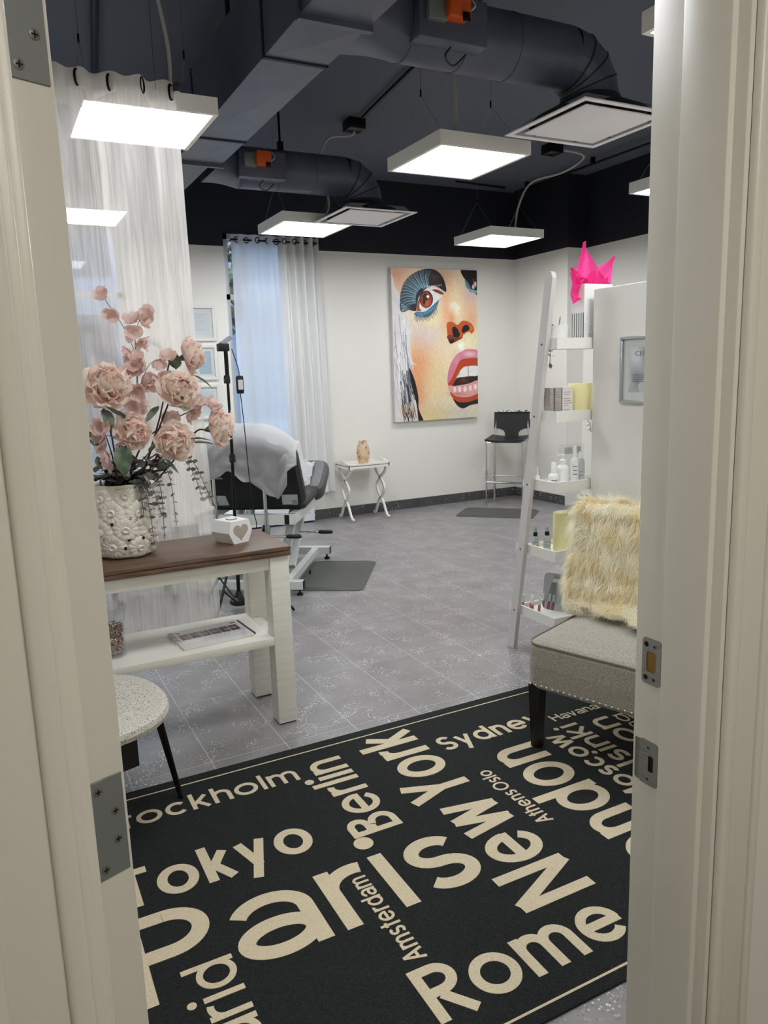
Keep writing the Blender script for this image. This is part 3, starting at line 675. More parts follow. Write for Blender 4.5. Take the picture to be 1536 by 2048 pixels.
# ---------------------------------------------------------------- vase with daisies in relief
VC = Vector((.452, 3.225, .797))
vz = thing('flower_vase', 'white ceramic vase covered in raised daisies on the console table', 'vase', VC)
prof = [(.088, 0), (.106, .012), (.116, .05), (.120, .10), (.118, .16), (.111, .22), (.104, .262), (.101, .285), (.104, .296), (.100, .300), (.094, .290), (.098, .25), (.104, .15), (.10, .05), (.0, .03)]
MB().lathe(prof, 40).build('body', CERAMIC, vz)
def vr(z):
    for (r0, z0), (r1, z1) in zip(prof[:8], prof[1:9]):
        if z0 <= z <= z1: return r0+(r1-r0)*(z-z0)/(z1-z0)
    return .1
def daisy(a, z, rad, npet=13):
    """relief flower wrapped on the vase wall at angle a, height z"""
    mb = MB()
    def wrap(p, q, h):
        zz = z+q; aa = a+p/.118; r = vr(min(max(zz, .005), .284))+h; return (r*math.cos(aa), r*math.sin(aa), zz)
    for k in range(npet):
        th = 2*PI*k/npet; hw = rad*.20; r0, r1 = rad*.26, rad
        pts = []
        for i in range(6):
            t_ = i/5; rr = r0+(r1-r0)*t_; wd = hw*(.55+.75*math.sin(PI*min(1, t_*.62+.12)))*(1 if t_ < .95 else .45)
            for j in (-1, -.45, 0, .45, 1):
                h = .0065*(1-abs(j)**2)+.0055*math.sin(PI*t_)-.0022*(j == 0)-.001
                p = rr*math.cos(th)-j*wd*math.sin(th); q = rr*math.sin(th)+j*wd*math.cos(th)
                if z+q < .004: q = .004-z
                if z+q > .286: q = .286-z
                pts.append(wrap(p, q, h-.001))
        mb.add(pts, [(i*5+j, i*5+j+1, (i+1)*5+j+1, (i+1)*5+j) for i in range(5) for j in range(4)])
    ring = []; n = 14
    for (rr, h) in ((rad*.3, .001), (rad*.28, .013), (rad*.2, .016), (rad*.13, .010), (0.001, .008)):
        ring.append([wrap(rr*math.cos(2*PI*k/n), rr*math.sin(2*PI*k/n), h) for k in range(n)])
    for i in range(4): mb.add(ring[i]+ring[i+1], [(k, (k+1) % n, n+(k+1) % n, n+k) for k in range(n)])
    mb.build('daisy', CERAMIC, vz, ang=60)
k = 0
for row, (z, rad, ph) in enumerate(((.048, .052, .1), (.118, .054, .62), (.188, .052, .15), (.252, .048, .7))):
    for i in range(7): daisy(-PI+2*PI*(i+ph)/7, z+(.006 if i % 2 else -.005), rad*(1+.06*math.sin(k*2.1))); k += 1
for (a, z) in ((-1.62, .085), (-1.15, .083), (-1.75, .05), (-1.35, .155), (-1.5, .168), (-2.1, .15), (-.7, .15), (-.55, .085), (-2.4, .09)):
    r = vr(z)+.0075; c = [(.006*math.cos(b), .008*math.sin(b)) for b in [i*PI/4 for i in range(8)]]
    MB().add([((r)*math.cos(a+p/.118), r*math.sin(a+p/.118), z+q) for p, q in c], [tuple(range(8))]).build('pierced_hole', HOLE, vz, smooth=False, fix=False)

# ---------------------------------------------------------------- flowers
def petal_mesh(name, m, ln, wd, cup, ruf, seed, nu=6, nv=6):
    rr = random.Random(seed); ph = rr.uniform(0, 6)
    def f(u, v):
        x = (v-.5)*2; w = wd*math.sin(PI*(.12+.72*u))**.5
        yy = ln*u*(1-.30*abs(x)**2.5*u*u); zz = cup*(u*u*.9)+cup*.5*(x*x)*u+ruf*u*u*(math.sin(x*5+ph)*(.4+abs(x))+.35*math.sin(x*11+ph*2))
        return (x*w, yy, zz)
    return MB().grid(f, nu, nv).mesh(name, m, True, 180, fix=False)
PET = [petal_mesh('petal', PEONY, .078, .046, .020, .011, 11), petal_mesh('petal', PEONY, .070, .044, .032, .014, 12), petal_mesh('petal', PEONY, .058, .038, .036, .014, 13), petal_mesh('petal', PEONY, .046, .030, .036, .012, 14)]
def leaf_mesh(name, m, ln, wd, bend, fold=.2, tooth=0.0):
    def f(u, v):
        x = (v-.5)*2; w = wd*(math.sin(PI*u**.75)**.8)*(1+tooth*math.sin(u*26)); return (x*w, ln*u, bend*u*u+fold*abs(x)*w)
    return MB().grid(f, 8, 4).mesh(name, m, True, 180, fix=False)
LEAF = [leaf_mesh('leaf', GREENL, .10, .030, -.02, .25, .12), leaf_mesh('leaf', GREENL, .085, .026, .015, .3, .12)]
MOUTH = VC+Vector((0, 0, .29))
def stem(parent, o, tip, r=.0035, m=STEMM, sag=.0, start=None):
    a = start if start is not None else MOUTH+Vector(((tip.x-VC.x)*.12, (tip.y-VC.y)*.12, -.1))
    mid = a.lerp(tip, .5)+Vector((0, 0, .03+sag)); MB().tube([p-o for p in bez([a, mid, tip], 14)], [r*1.2]*8+[r]*7 if False else r, 7).build('stem', m, parent)
def peony(pos, face, size, label, leaves=(), seed=0):
    rr = random.Random(seed); pos = Vector(pos); t = thing('peony', label, 'flower', pos, 0, 'peonies in the vase')
    q = frame_to(face); d = Vector(face).normalized(); s = size/.15
    layers = ((9, 0, 84, .0, 1.0), (9, 0, 66, .004, .97), (9, 1, 50, .010, .97), (9, 2, 36, .016, 1.0), (8, 3, 22, .020, 1.05), (5, 3, 8, .022, 1.0))
    for li, (n, pi, open_, h, sc) in enumerate(layers):
        for k in range(n):
            az = 2*PI*(k+.5*(li % 2))/n+rr.uniform(-.2, .2); tilt = R(90-open_+rr.uniform(-13, 13))
            M_ = q.to_matrix().to_4x4() @ Matrix.Rotation(az, 4, 'Z') @ Matrix.Translation((0, .008*s, h*s)) @ Matrix.Rotation(tilt, 4, 'X')
            o = link('petal', PET[(pi) % 4], t); o.matrix_local = M_ @ Matrix.Diagonal((s*sc*rr.uniform(.9, 1.12),)*2+(s*sc*rr.uniform(.8, 1.3), 1))
    base = pos-d*.012*s
    MB().lathe([(.003, -.03*s), (.012*s, -.012*s), (.016*s, .004*s), (0, .012*s)], 10).build('calyx', GREENL, t).rotation_euler = q.to_euler()
    a = MOUTH+Vector(((pos.x-VC.x)*.15, (pos.y-VC.y)*.15, -.08))
    pts = bez([a, a.lerp(base, .55)+Vector((0, 0, .02)), base-d*.05*s, base-d*.005], 16); MB().tube([p-pos for p in pts], .0036, 7).build('stem', STEMM, t)
    for (lp, ld, li, ls) in leaves:
        o = link('leaf', LEAF[li], t, Vector(lp)-pos); o.rotation_euler = (Vector(ld).normalized().to_track_quat('Y', 'Z')).to_euler(); o.scale = (ls,)*3
peony((.425, 3.20, 1.468), (.12, -.75, .45), .185, 'largest peony, at the left beside the door edge', [((.40, 3.15, 1.40), (.3, -.4, -.8), 0, 1.0), ((.37, 3.16, 1.33), (-.1, -.4, -.8), 1, 1.1)], 1)
peony((.775, 3.35, 1.595), (.85, -.25, .25), .150, 'topmost peony, turned to the right', [((.735, 3.33, 1.545), (-.2, -.3, .9), 0, 1.0), ((.80, 3.33, 1.52), (.7, -.2, -.35), 0, 1.05)], 2)
peony((.690, 3.15, 1.455), (.15, -.85, .30), .150, 'peony in the middle, below the topmost one', [((.66, 3.16, 1.40), (.5, -.3, -.2), 1, 1.0), ((.62, 3.18, 1.40), (-.4, -.2, -.6), 1, 1.1)], 3)
peony((.488, 3.09, 1.310), (.25, -.90, .1), .135, 'peony low on the left, above the vase rim', [((.45, 3.06, 1.26), (-.1, -.3, -.9), 0, 1.2), ((.47, 3.08, 1.36), (-.6, -.3, .3), 1, 1.1)], 4)
peony((.640, 3.08, 1.262), (.2, -.88, .15), .150, 'lowest peony in the middle of the bouquet', [((.70, 3.1, 1.262), (.9, -.2, .1), 0, 1.0), ((.60, 3.06, 1.20), (.4, -.2, -.8), 1, 1.0)], 5)
peony((.845, 3.25, 1.290), (.80, -.45, .15), .165, 'rightmost peony, beside the black light stand', [((.72, 3.16, 1.24), (.8, -.3, .1), 0, 1.1)], 6)
# pink blossom sprays
def blossom_mesh(seed):
    rr = random.Random(seed); mb = MB()
    for k in range(4):
        az = 2*PI*k/4+rr.uniform(-.25, .25); tl_ = R(rr.uniform(5, 38))
        M_ = Matrix.Rotation(az, 3, 'Z') @ Matrix.Rotation(tl_, 3, 'X')
        mb.grid(lambda u, v: M_ @ Vector(((v-.5)*.030*math.sin(PI*(.15+.75*u))**.6, .024*u, .006*u*u+.004*((v-.5)*2)**2)), 4, 4)
    return mb.mesh('blossom', BLOSSOM, True, 180, fix=False)
BLM = [blossom_mesh(i) for i in range(5)]
def spray(pts, n, label, seed, spread=.022, t0=.35, sc=1.0, branches=()):
    rr = random.Random(seed); o = Vector(pts[0]); t = thing('blossom_spray', label, 'flower', o, 0, 'pink blossom sprays in the vase')
    path = bez([Vector(p)-o for p in pts], 30); MB().tube(path, [.0042-.0026*i/(len(path)-1) for i in range(len(path))], 7).build('stem', STEMM, t)
    spots = []
    for k in range(n):
        f = t0+(1-t0)*k/max(1, n-1); spots.append((path[min(len(path)-1, int(f*(len(path)-1)))], spread))
    for br in branches:
        bp = bez([Vector(p)-o for p in br], 12); MB().tube(bp, .0013, 5).build('twig', STEMM, t)
        for f in (.45, .75, 1): spots.append((bp[int(f*(len(bp)-1))], .008))
    for i, (p, sp) in enumerate(spots):
        d = Vector((rr.gauss(0, 1), rr.gauss(-.4, .8), rr.gauss(.1, .7))).normalized(); b = link('blossom', BLM[i % 5], t, p+d*sp*rr.uniform(.4, 1))
        b.rotation_euler = frame_to(d).to_euler(); b.scale = (sc*rr.uniform(.9, 1.25),)*3
spray([(.46, 3.25, 1.03), (.53, 3.29, 1.3), (.565, 3.3, 1.5), (.572, 3.3, 1.72)], 19, 'tall upright spray of pink blossoms above the bouquet', 3, .030, .46, 1.6,
      branches=[[(.57, 3.3, 1.61), (.53, 3.3, 1.72), (.46, 3.3, 1.84)], [(.57, 3.3, 1.69), (.6, 3.3, 1.75), (.64, 3.29, 1.77)], [(.565, 3.3, 1.46), (.62, 3.28, 1.57), (.70, 3.28, 1.59)], [(.56, 3.3, 1.43), (.62, 3.28, 1.5), (.68, 3.27, 1.52)]])
spray([(.45, 3.22, 1.03), (.55, 3.2, 1.25), (.7, 3.2, 1.35), (.80, 3.24, 1.375)], 12, 'low spray of pink blossoms reaching right between peonies', 5, .028, .4, 1.45, branches=[[(.75, 3.22, 1.37), (.80, 3.22, 1.40), (.86, 3.22, 1.37)]])
spray([(.44, 3.2, 1.03), (.42, 3.14, 1.2), (.39, 3.12, 1.34)], 12, 'short spray of pale blossoms beside the door edge', 8, .030, .3, 1.5)
# eucalyptus strands
def oval_leaf(): return MB().grid(lambda u, v: ((v-.5)*2*.0095*math.sin(PI*(.06+.9*u))**.7, .017*u, .003*u*u+.0015*abs(v-.5)), 4, 2).mesh('leaf', EUCA, True, 180, fix=False)
OV = oval_leaf()
DL = MB().grid(lambda u, v: ((v-.5)*2*.017*math.sin(PI*(.04+.93*u))**.8, .044*u, -.01*u*u+.004*abs(v-.5)), 5, 2).mesh('leaf', EUCAD, True, 180, fix=False)
def euca(pts, label, seed, n=13, sc=1.0):
    rr = random.Random(seed); o = Vector(pts[0]); t = thing('eucalyptus_strand', label, 'foliage', o, 0, 'grey eucalyptus strands trailing from the vase')
    path = bez([Vector(p)-o for p in pts], 40); MB().tube(path, .0013, 5).build('stem', EUCAD, t)
    for k in range(n):
        f = .15+.85*k/(n-1); i = min(len(path)-2, int(f*(len(path)-1))); p = path[i]; d = (path[i+1]-path[i-1]).normalized(); s = sc*(1.25-.55*f)
        az = k*1.35+rr.uniform(-.3, .3)
        for sg in (0, PI):
            side = Vector((math.cos(az+sg), math.sin(az+sg), 0)); dd = (side+d*.25+Vector((0, 0, -.05))).normalized()
            l = link('leaf', OV, t, p); l.rotation_euler = (dd.to_track_quat('Y', 'Z') @ Quaternion((0, 1, 0), rr.uniform(-1.2, 1.2))).to_euler(); l.scale = (s*1.35,)*3
M0 = MOUTH
euca([(.47, 3.17, 1.06), (.49, 3.13, 1.11), (.507, 3.10, 1.06), (.509, 3.09, .965)], 'shortest eucalyptus strand against the vase front', 1, 8)
euca([(.49, 3.17, 1.06), (.515, 3.11, 1.11), (.530, 3.09, 1.03), (.540, 3.08, .845)], 'eucalyptus strand hanging down the vase to the table top', 2, 15)
euca([(.50, 3.18, 1.06), (.56, 3.13, 1.13), (.588, 3.11, 1.06), (.583, 3.10, .865)], 'eucalyptus strand just right of the vase', 3, 14)
euca([(.50, 3.19, 1.06), (.60, 3.17, 1.17), (.641, 3.18, 1.10), (.652, 3.18, .905)], 'straight eucalyptus strand hanging clear of the vase', 4, 14, .9)
euca([(.51, 3.21, 1.06), (.66, 3.2, 1.22), (.75, 3.23, 1.16), (.80, 3.25, 1.05), (.842, 3.26, .945)], 'long eucalyptus strand trailing right past the curtain', 5, 17)
euca([(.51, 3.21, 1.06), (.64, 3.18, 1.21), (.73, 3.2, 1.14), (.785, 3.22, .985)], 'eucalyptus strand beside the longest one', 6, 15)
euca([(.50, 3.16, 1.06), (.53, 3.10, 1.13), (.56, 3.08, 1.05), (.575, 3.08, .97)], 'bushy eucalyptus strand in front of the vase rim', 7, 10, 1.35)
fb = thing('dark_foliage', 'dark leafy stems filling the base of the bouquet', 'foliage', MOUTH)
rr = random.Random(21)
for k in range(14):
    a = 2*PI*k/14+.3; tip = Vector((.15*math.cos(a)+.05, .09*math.sin(a)-.03, .02+.20*rr.random())); path = bez([Vector((0, 0, -.1)), Vector((.03*math.cos(a), .03*math.sin(a), .02)), tip], 12)
    MB().tube(path, .0026, 6).build('stem', STEMM, fb)
    for j in range(12):
        p = path[5+j % 8] if 5+j % 8 < len(path) else path[-1]; d = Vector((rr.gauss(0, 1), rr.gauss(0, 1), rr.gauss(.1, .6))).normalized()
        l = link('leaf', DL if j % 3 else LEAF[1], fb, p); l.rotation_euler = d.to_track_quat('Y', 'Z').to_euler(); l.scale = ((rr.uniform(.9, 1.35),)*3 if j % 3 else (rr.uniform(.6, .9),)*3)

# ---------------------------------------------------------------- heart tealight holder
hh = thing('tealight_holder', 'white faceted tealight holder with a grey heart on the walnut top', 'candle holder', (.893, 3.20, .797), R(22)); hh.scale = (1.17,)*3
# hexagonal front profile, extruded front to back
hexp = [(-.036, 0), (.036, 0), (.058, .043), (.044, .086), (-.044, .086), (-.058, .043)]
n = 6; vs = [(x*.92, -.050, z*.98+.001) for x, z in hexp]+[(x, .050, z) for x, z in hexp]
MB().add(vs, [tuple(range(6)), tuple(range(6, 12))[::-1]]+[(i, (i+1) % 6, 6+(i+1) % 6, 6+i) for i in range(6)]).build('body', PLASTW, hh, smooth=False)
hp_ = []
for k in range(40):
    a = 2*PI*k/40; hp_.append((  .0021*16*math.sin(a)**3, .0021*(13*math.cos(a)-5*math.cos(2*a)-2*math.cos(3*a)-math.cos(4*a))))
MB().prism(hp_, 0, .0012, Matrix.Translation((0, -.0505, .045)) @ Matrix.Rotation(PI/2, 4, 'X')).build('heart', mat('heart_grey', (172, 166, 152), .6), hh, smooth=False)
MB().lathe([(.021, 0), (.021, .003), (.018, .003), (.018, .001), (0, .001)], 20, (0, 0, .0855)).build('tealight_cup', STEEL, hh)
MB().lathe([(.017, .0), (.017, .0025), (0, .003)], 16, (0, 0, .0862)).build('tealight_wax', PLASTW, hh)
# ---------------------------------------------------------------- glass with brown chips on the lower shelf
gl = thing('glass_vase', 'clear glass vase filled with brown stone chips on the lower shelf', 'vase', (.350, 3.135, .402))
GL2 = glass_mat('clear_glass', (251, 252, 252))
MB().lathe([(0, .004), (.050, .004), (.052, .012), (.046, .07), (.050, .14), (.068, .215), (.0665, .215), (.0485, .14), (.0445, .07), (.049, .014), (0, .010)], 32).build('glass', GL2, gl)
chips = MB(); rr = random.Random(4)
for k in range(560):
    z = rr.uniform(.013, .135); rmax = .043+(.004 if z > .1 else 0); a = rr.uniform(0, 2*PI); rad = rmax*math.sqrt(rr.random()) if rr.random() < .35 else rmax*rr.uniform(.86, 1)
    M_ = Matrix.Translation((rad*math.cos(a)*.94, rad*math.sin(a)*.94, z)) @ Matrix.Rotation(rr.uniform(0, 6), 4, Vector((rr.gauss(0,1), rr.gauss(0,1), rr.gauss(0,1))).normalized())
    s = rr.uniform(.0028, .005); v = [M_ @ Vector(p) for p in ((-s,-s*.6,-s*.5),(s,-s*.6,-s*.5),(s,s*.6,-s*.5),(-s,s*.6,-s*.5),(-s*.6,-s*.4,s*.5),(s*.6,-s*.4,s*.5),(s*.6,s*.4,s*.5),(-s*.6,s*.4,s*.5))]
    chips.add(v, [(0,3,2,1),(4,5,6,7),(0,1,5,4),(1,2,6,5),(2,3,7,6),(3,0,4,7)])
c_ = chips.build('stone_chips', mat('stone_chips', (150, 116, 104), .8, noise=(120, (200, 172, 158), .42, .6)), gl, smooth=False); c_['kind'] = 'stuff'
# ---------------------------------------------------------------- brochure pack
br = thing('brochure', 'ring-bound plastic sleeved brochure with a row of portrait photos on the shelf', 'brochure', (.757, 3.165, .402), R(4))
def broch():
    h, wd = 110, 150; im = np.full((h, wd, 3), 232.); Y, X = np.mgrid[0:h, 0:wd]
    im[28:66, 6:144] = (70, 52, 48)
    for k in range(6):
        x0 = 7+23*k; cx, cy = x0+11+3*math.sin(k*2), 46+2*math.cos(k*3)
        im[29:65, x0:x0+21] = (40+8*k % 30, 34, 32); d = ((X-cx)/7)**2+((Y-cy)/10)**2
        m_ = (d < 1) & (X > x0) & (X < x0+21); im[m_] = (176, 128, 108) if k < 5 else (200, 140, 96)
        m_ = (((X-cx)/8)**2+((Y-cy+6)/6)**2 < 1) & (Y < cy-5) & (X > x0) & (X < x0+21); im[m_] = (66, 44, 36) if k % 2 else (120, 70, 40)
        im[28:66, x0+21:x0+23] = 225
    for k in range(30): im[20, 20+4*k:22+4*k] = (120, 100, 110)
    for (cx, cy) in ((10, 14), (140, 14)): im[((X-cx)/7)**2+((Y-cy)/4)**2 < 1] = (160, 40, 52)
    for k in range(40):
        x = 46+k*1.6; y = 82+4*math.sin(k*1.1); im[int(y):int(y)+2, int(x):int(x)+2] = (170, 70, 80)
    im[94:96, 8:142] = (200, 150, 155); return im
MB().rbox(-.155, .155, -.118, .118, 0, .010, .002).build('pages', mat('paper', (222, 220, 212), .7), br)
print_panel('printed_sheet', broch(), lambda u, v: (-.14+.285*u, .11-.215*v, .0106+.002*u*0), vcol_mat('glossy_print', .12), br)
MB().add([(-.165, -.125, .0116), (.15, -.125, .0116), (.15, .115, .0116), (-.165, .115, .0116)], [(0, 1, 2, 3)]).build('plastic_sleeve', glass_mat('plastic_film', (252, 252, 252)), br, smooth=False)
for yy in (.07, .02, -.03): MB().tube([(-.155+.014*math.cos(a), yy, .008+.012*math.sin(a)) for a in [2*PI*k/14 for k in range(15)]], .0012, 6).build('binder_ring', CHROME, br)
MB().rbox(.10, .168, -.10, .112, .0005, .0085, .001).build('dark_insert', mat('dark_card', (52, 54, 66), .4), br)

# ================================================================== HANGING SHEER CURTAIN on a rod
SHEER = sheer_mat('sheer_fabric', (252, 249, 244), .64, .12, .26); SHEERB = sheer_mat('sheer_band', (250, 246, 240), .84, .05, .26)
sc_ = thing('sheer_curtain', 'white crinkled sheer curtain hanging behind the flowers and console table', 'curtain', (.0, 3.5, 0))
rr = random.Random(5)
def fold(x): return .045*math.sin(x*25+.6)+.022*math.sin(x*57+2)
def curt(x0, x1, ztop, zbot, amp=1.0, jit=.004, lean=.05):
    def f(u, v):
        x = x0+(x1-x0)*u; dn = 1-v
        return (x+lean*dn*u*.8+.008*math.sin(9*v+u*30)*dn, amp*(fold(x)*(1-.25*dn)+.012*math.sin(u*80+dn*5))+jit*math.sin(u*190+v*31), zbot+(ztop-zbot)*v)
    return f
MB().grid(curt(-.86, .862, 2.664, .24), 260, 30).build('drape', SHEER, sc_, fix=False, ang=180)
def head(u, v):
    x = -.86+1.722*u; sw = .02*math.sin(x*25+.6); return (x, fold(x)*1.05, 2.60+.155*v+sw*v*.6-.01*u)
MB().grid(head, 200, 4).build('heading_band', SHEERB, sc_, fix=False, ang=180)
gx = [-.79+.2513/2*k for k in range(14)]
for x in gx:
    if x > .85: continue
    MB().tube([(x+.010*math.cos(2*PI*k/18)+.001, fold(x)*.9+.014*math.cos(2*PI*k/18), 2.706+.030*math.sin(2*PI*k/18)) for k in range(19)], .0055, 6).build('grommet', BLACKM, sc_)
rd = thing('curtain_rod', 'steel curtain rod carrying the hanging sheer curtain', 'curtain rod', (0, 3.5, 2.706))
MB().cyl((XL, 0, 0), (.872, 0, 0), .0105, 14).build('rod', STEEL, rd); MB().lathe([(0, 0), (.0155, 0), (.0155, .03), (.012, .036), (0, .036)], 16).build('finial', STEEL, rd).location = (.868, 0, 0)
rd.children[1].rotation_euler = (0, PI/2, 0)
for xx in (-.5, .78): MB().cyl((xx, 0, 0), (xx, 0, ZC-2.706), .0015, 5).build('hanging_wire', STEEL, rd)

# ================================================================== LEFT CHAIR
lc = thing('side_chair', 'speckled grey upholstered side chair with black legs beside the door', 'chair', (.15, 2.55, 0), R(10))
def superell(a, b, n, k=40): return [(a*math.copysign(abs(math.cos(t_))**(2/n), math.cos(t_)), b*math.copysign(abs(math.sin(t_))**(2/n), math.sin(t_))) for t_ in [2*PI*i/k for i in range(k)]]
mb = MB(); se = superell(.285, .29, 2.35, 48); rings = [(.90, .405), (.98, .415), (1.0, .432), (.985, .448), (.93, .456), (.6, .460), (0.001, .455)]
for i in range(len(rings)-1):
    a = [(x*rings[i][0], y*rings[i][0], rings[i][1]) for x, y in se]; b = [(x*rings[i+1][0], y*rings[i+1][0], rings[i+1][1]) for x, y in se]; n = 48
    mb.add(a+b, [(k, (k+1) % n, n+(k+1) % n, n+k) for k in range(n)])
mb.add([(x*.9, y*.9, .405) for x, y in se], [tuple(range(48))]); mb.build('seat', SPECKF, lc, ang=180)
for (dx, dy) in ((1, 0), (-1, 0), (0, 1), (0, -1)):
    MB().tube([(dx*.255, dy*.255, .412), (dx*.326, dy*.326, .0075 if dx+dy > 0 or dy < 0 else .001)], [.016, .009], 8).build('leg', BLACKM, lc)
MB().obox((.045, -.10, .345), (.075, .01, 0), (-.012, .09, 0), (0, 0, .065)).build('under_seat_bracket', BLACK, lc, smooth=False)
mb = MB().grid(lambda u, v: (-.25-.05*v+.05*((u-.5)*2)**2, (u-.5)*.5*(1-.1*v), .40+.42*v), 12, 8); mb.grid(lambda u, v: (-.21-.05*v+.05*((u-.5)*2)**2, (u-.5)*.46*(1-.1*v), .41+.40*v), 12, 8); mb.build('backrest', SPECKF, lc, fix=False)

# ================================================================== ARMCHAIR (armless) WITH FUR THROW
AC = Vector((2.145, 2.094, 0)); ar = math.atan2(-.942, .336)
ac = thing('accent_chair', 'grey upholstered accent chair with stud trim against the partition', 'chair', AC, ar)
def cushion(a0, a1, b0, b1, z0, z1, r, taper=0.0):
    """soft block: rounded plan outline swept up with rolled edges"""
    mb = MB(); n = None; prev = None
    for (ins, z) in ((.012, z0), (.0, z0+.015), (-.004, (z0+z1)/2), (.0, z1-.028), (.006, z1-.012), (.022, z1-.002), (.05, z1+.004), (.12, z1+.012)):
        o = rrect(a0+ins, a1-ins, b0+ins, b1-ins, max(.01, r-ins*.4), 6); cur = [(x*(1-taper*(y-b0)/(b1-b0)), y, z) for x, y in o]
        if prev is None: n = len(cur); mb.add(cur, [tuple(range(n))[::-1]])
        else: mb.add(prev+cur, [(k, (k+1) % n, n+(k+1) % n, n+k) for k in range(n)])
        prev = cur
    mb.add(prev, [tuple(range(n))]); return mb
cushion(-.295, .295, -.30, .31, .270, .462, .06, -.05).build('seat', GREYF, ac, ang=70)
ol = rrect(-.293, .293, -.298, .30, .06, 6); MB().tube([(x*(1+.05*(y+.3)/.61), y, .452) for x, y in ol+ol[:1]], .0042, 6, cap=False).build('piping', mat('piping_grey', (128, 122, 108), .9), ac)
studm = MB().lathe([(.0058, 0), (.0052, .0025), (.003, .0042), (0, .0048)], 10).mesh('stud', CHROME)
for k in range(23): link('stud', studm, ac, (-.27+.54*k/22, -.2995, .286), rot=(PI/2, 0, 0))
for k in range(20): link('stud', studm, ac, (-.2965-.0006*k, -.255+.026*k, .286), rot=(0, -PI/2, 0))
for (lx, ly) in ((-.265, -.255), (.265, -.255)):
    MB().add([(lx-.026, ly-.026, .275), (lx+.026, ly-.026, .275), (lx+.026, ly+.026, .275), (lx-.026, ly+.026, .275)]+[(lx-.018, ly-.018, .0078), (lx+.018, ly-.018, .0078), (lx+.018, ly+.018, .0078), (lx-.018, ly+.018, .0078)],
             [(0,1,2,3),(7,6,5,4),(0,4,5,1),(1,5,6,2),(2,6,7,3),(3,7,4,0)]).build('leg', BLACK, ac, smooth=False)
for lx in (-.22, .22): MB().tube([(lx, .26, .28), (lx*1.02, .33, .001 if lx > 0 else .001)], [.024, .016], 8).build('leg', BLACK, ac)
def back_pt(s, x, off=0.0):
    """profile of the chair back: s 0..1 up the front face; curved in plan"""
    y = .20+.10*s+.16*s*s*.3-.05*(abs(x)/.29)**2; return (x, y-off, .43+.43*s)
mb = MB(); N = 12
def bk(u, v):
    x = (u-.5)*2*(.315-.03*v*v); a = 1.0 if v < .97 else .9
    p = back_pt(v, x); return (p[0], p[1], p[2]-.05*max(0, abs(u-.5)*2-.75)*4*v*.25)
def bk2(u, v):
    p = bk(u, v); return (p[0]*.98, p[1]+.062-.012*v, p[2]-.004)
mb.grid(bk, 14, 12); mb.grid(bk2, 14, 12)
n1 = 15*13
for i in range(14):
    a, b = i*13, (i+1)*13; mb.f.append((a, a+n1, b+n1, b)); mb.f.append((a+12, b+12, b+12+n1, a+12+n1))
for j in range(12): mb.f.append((j, j+1, j+1+n1, j+n1)); mb.f.append((14*13+j, 14*13+j+n1, 14*13+j+1+n1, 14*13+j+1))
mb.build('backrest', GREYF, ac, ang=60)

# fur throw draped over the back and the rear of the seat
FURB = mat('fur_skin', (250, 242, 216), .95); FUR = petal_mat('fur_hair', (255, 252, 240), (254, 245, 216), 11, .5)
ft = thing('fur_throw', 'fluffy cream sheepskin throw draped over the accent chair back', 'throw', AC, ar)
def fur_path(t, x):
    """t 0..1 from the rear hem, over the top, down the front, to the hem on the seat"""
    w_ = x/.30
    pts = [(.40, .40), (.40, .60), (.392, .80), (.37, .87), (.33, .892), (.285, .865), (.25, .76), (.215, .60), (.17, .51), (.09, .485), (.0, .478), (-.05+.10*w_*0, .476)]
    f = t*(len(pts)-1); i = min(int(f), len(pts)-2); k = f-i
    a, b = pts[i], pts[i+1]; y = a[0]+(b[0]-a[0])*k; z = a[1]+(b[1]-a[1])*k
    y -= .045*(abs(w_))**2*(1 if .2 < t < .75 else .4)
    hem = max(0, t-.72)/.28; y += hem*(.02+.12*max(0, .5-w_)*.9-.02*math.sin(x*38)) if True else 0
    return Vector((x*(1-.03*math.sin(t*9)), y, z+.012))
def fp(u, v): return fur_path(u, -.03+(v-.5)*2*(.322-.05*(1 if u > .8 else 0)*((u-.8)/.2)))
mb = MB().grid(fp, 44, 20); mb.build('pelt', FURB, ft, fix=False, ang=180)
NS = 42000
uu = rng.random(NS); vv = rng.random(NS)
# border bias so the outline reads shaggy
edge = rng.random(NS) < .12; vv[edge] = np.where(rng.random(edge.sum()) < .5, rng.random(edge.sum())*.03, 1-rng.random(edge.sum())*.03)
GU, GV = 110, 50
G = np.array([[tuple(fp(i/GU, j/GV)) for j in range(GV+1)] for i in range(GU+1)])
iu = np.minimum((uu*GU).astype(int), GU-1); iv = np.minimum((vv*GV).astype(int), GV-1); fu = (uu*GU-iu)[:,None]; fv = (vv*GV-iv)[:,None]
P0 = G[iu,iv]*(1-fu)*(1-fv)+G[iu+1,iv]*fu*(1-fv)+G[iu,iv+1]*(1-fu)*fv+G[iu+1,iv+1]*fu*fv
Tu = G[iu+1,iv]-G[iu,iv]; Tv = G[iu,iv+1]-G[iu,iv]; Nn = np.cross(Tv, Tu); Nn /= np.linalg.norm(Nn, axis=1)[:,None]+1e-9
ok_ = (uu > .5) & (uu < .6)
if Nn[ok_, 1].mean() > 0: Nn = -Nn
Tun = Tu/(np.linalg.norm(Tu, axis=1)[:,None]+1e-9)
cl_ = np.stack([np.sin(P0[:,0]*60+P0[:,2]*30), np.cos(P0[:,1]*50+P0[:,0]*40), np.sin(P0[:,2]*55+1)], 1)     # clumping field
side = np.where(vv < .1, -1.0, np.where(vv > .9, 1.0, 0))[:,None]*np.array([1., 0, 0])
Lh = ((.046+.034*rng.random(NS))*np.where(uu < .28, .55, 1))[:,None]
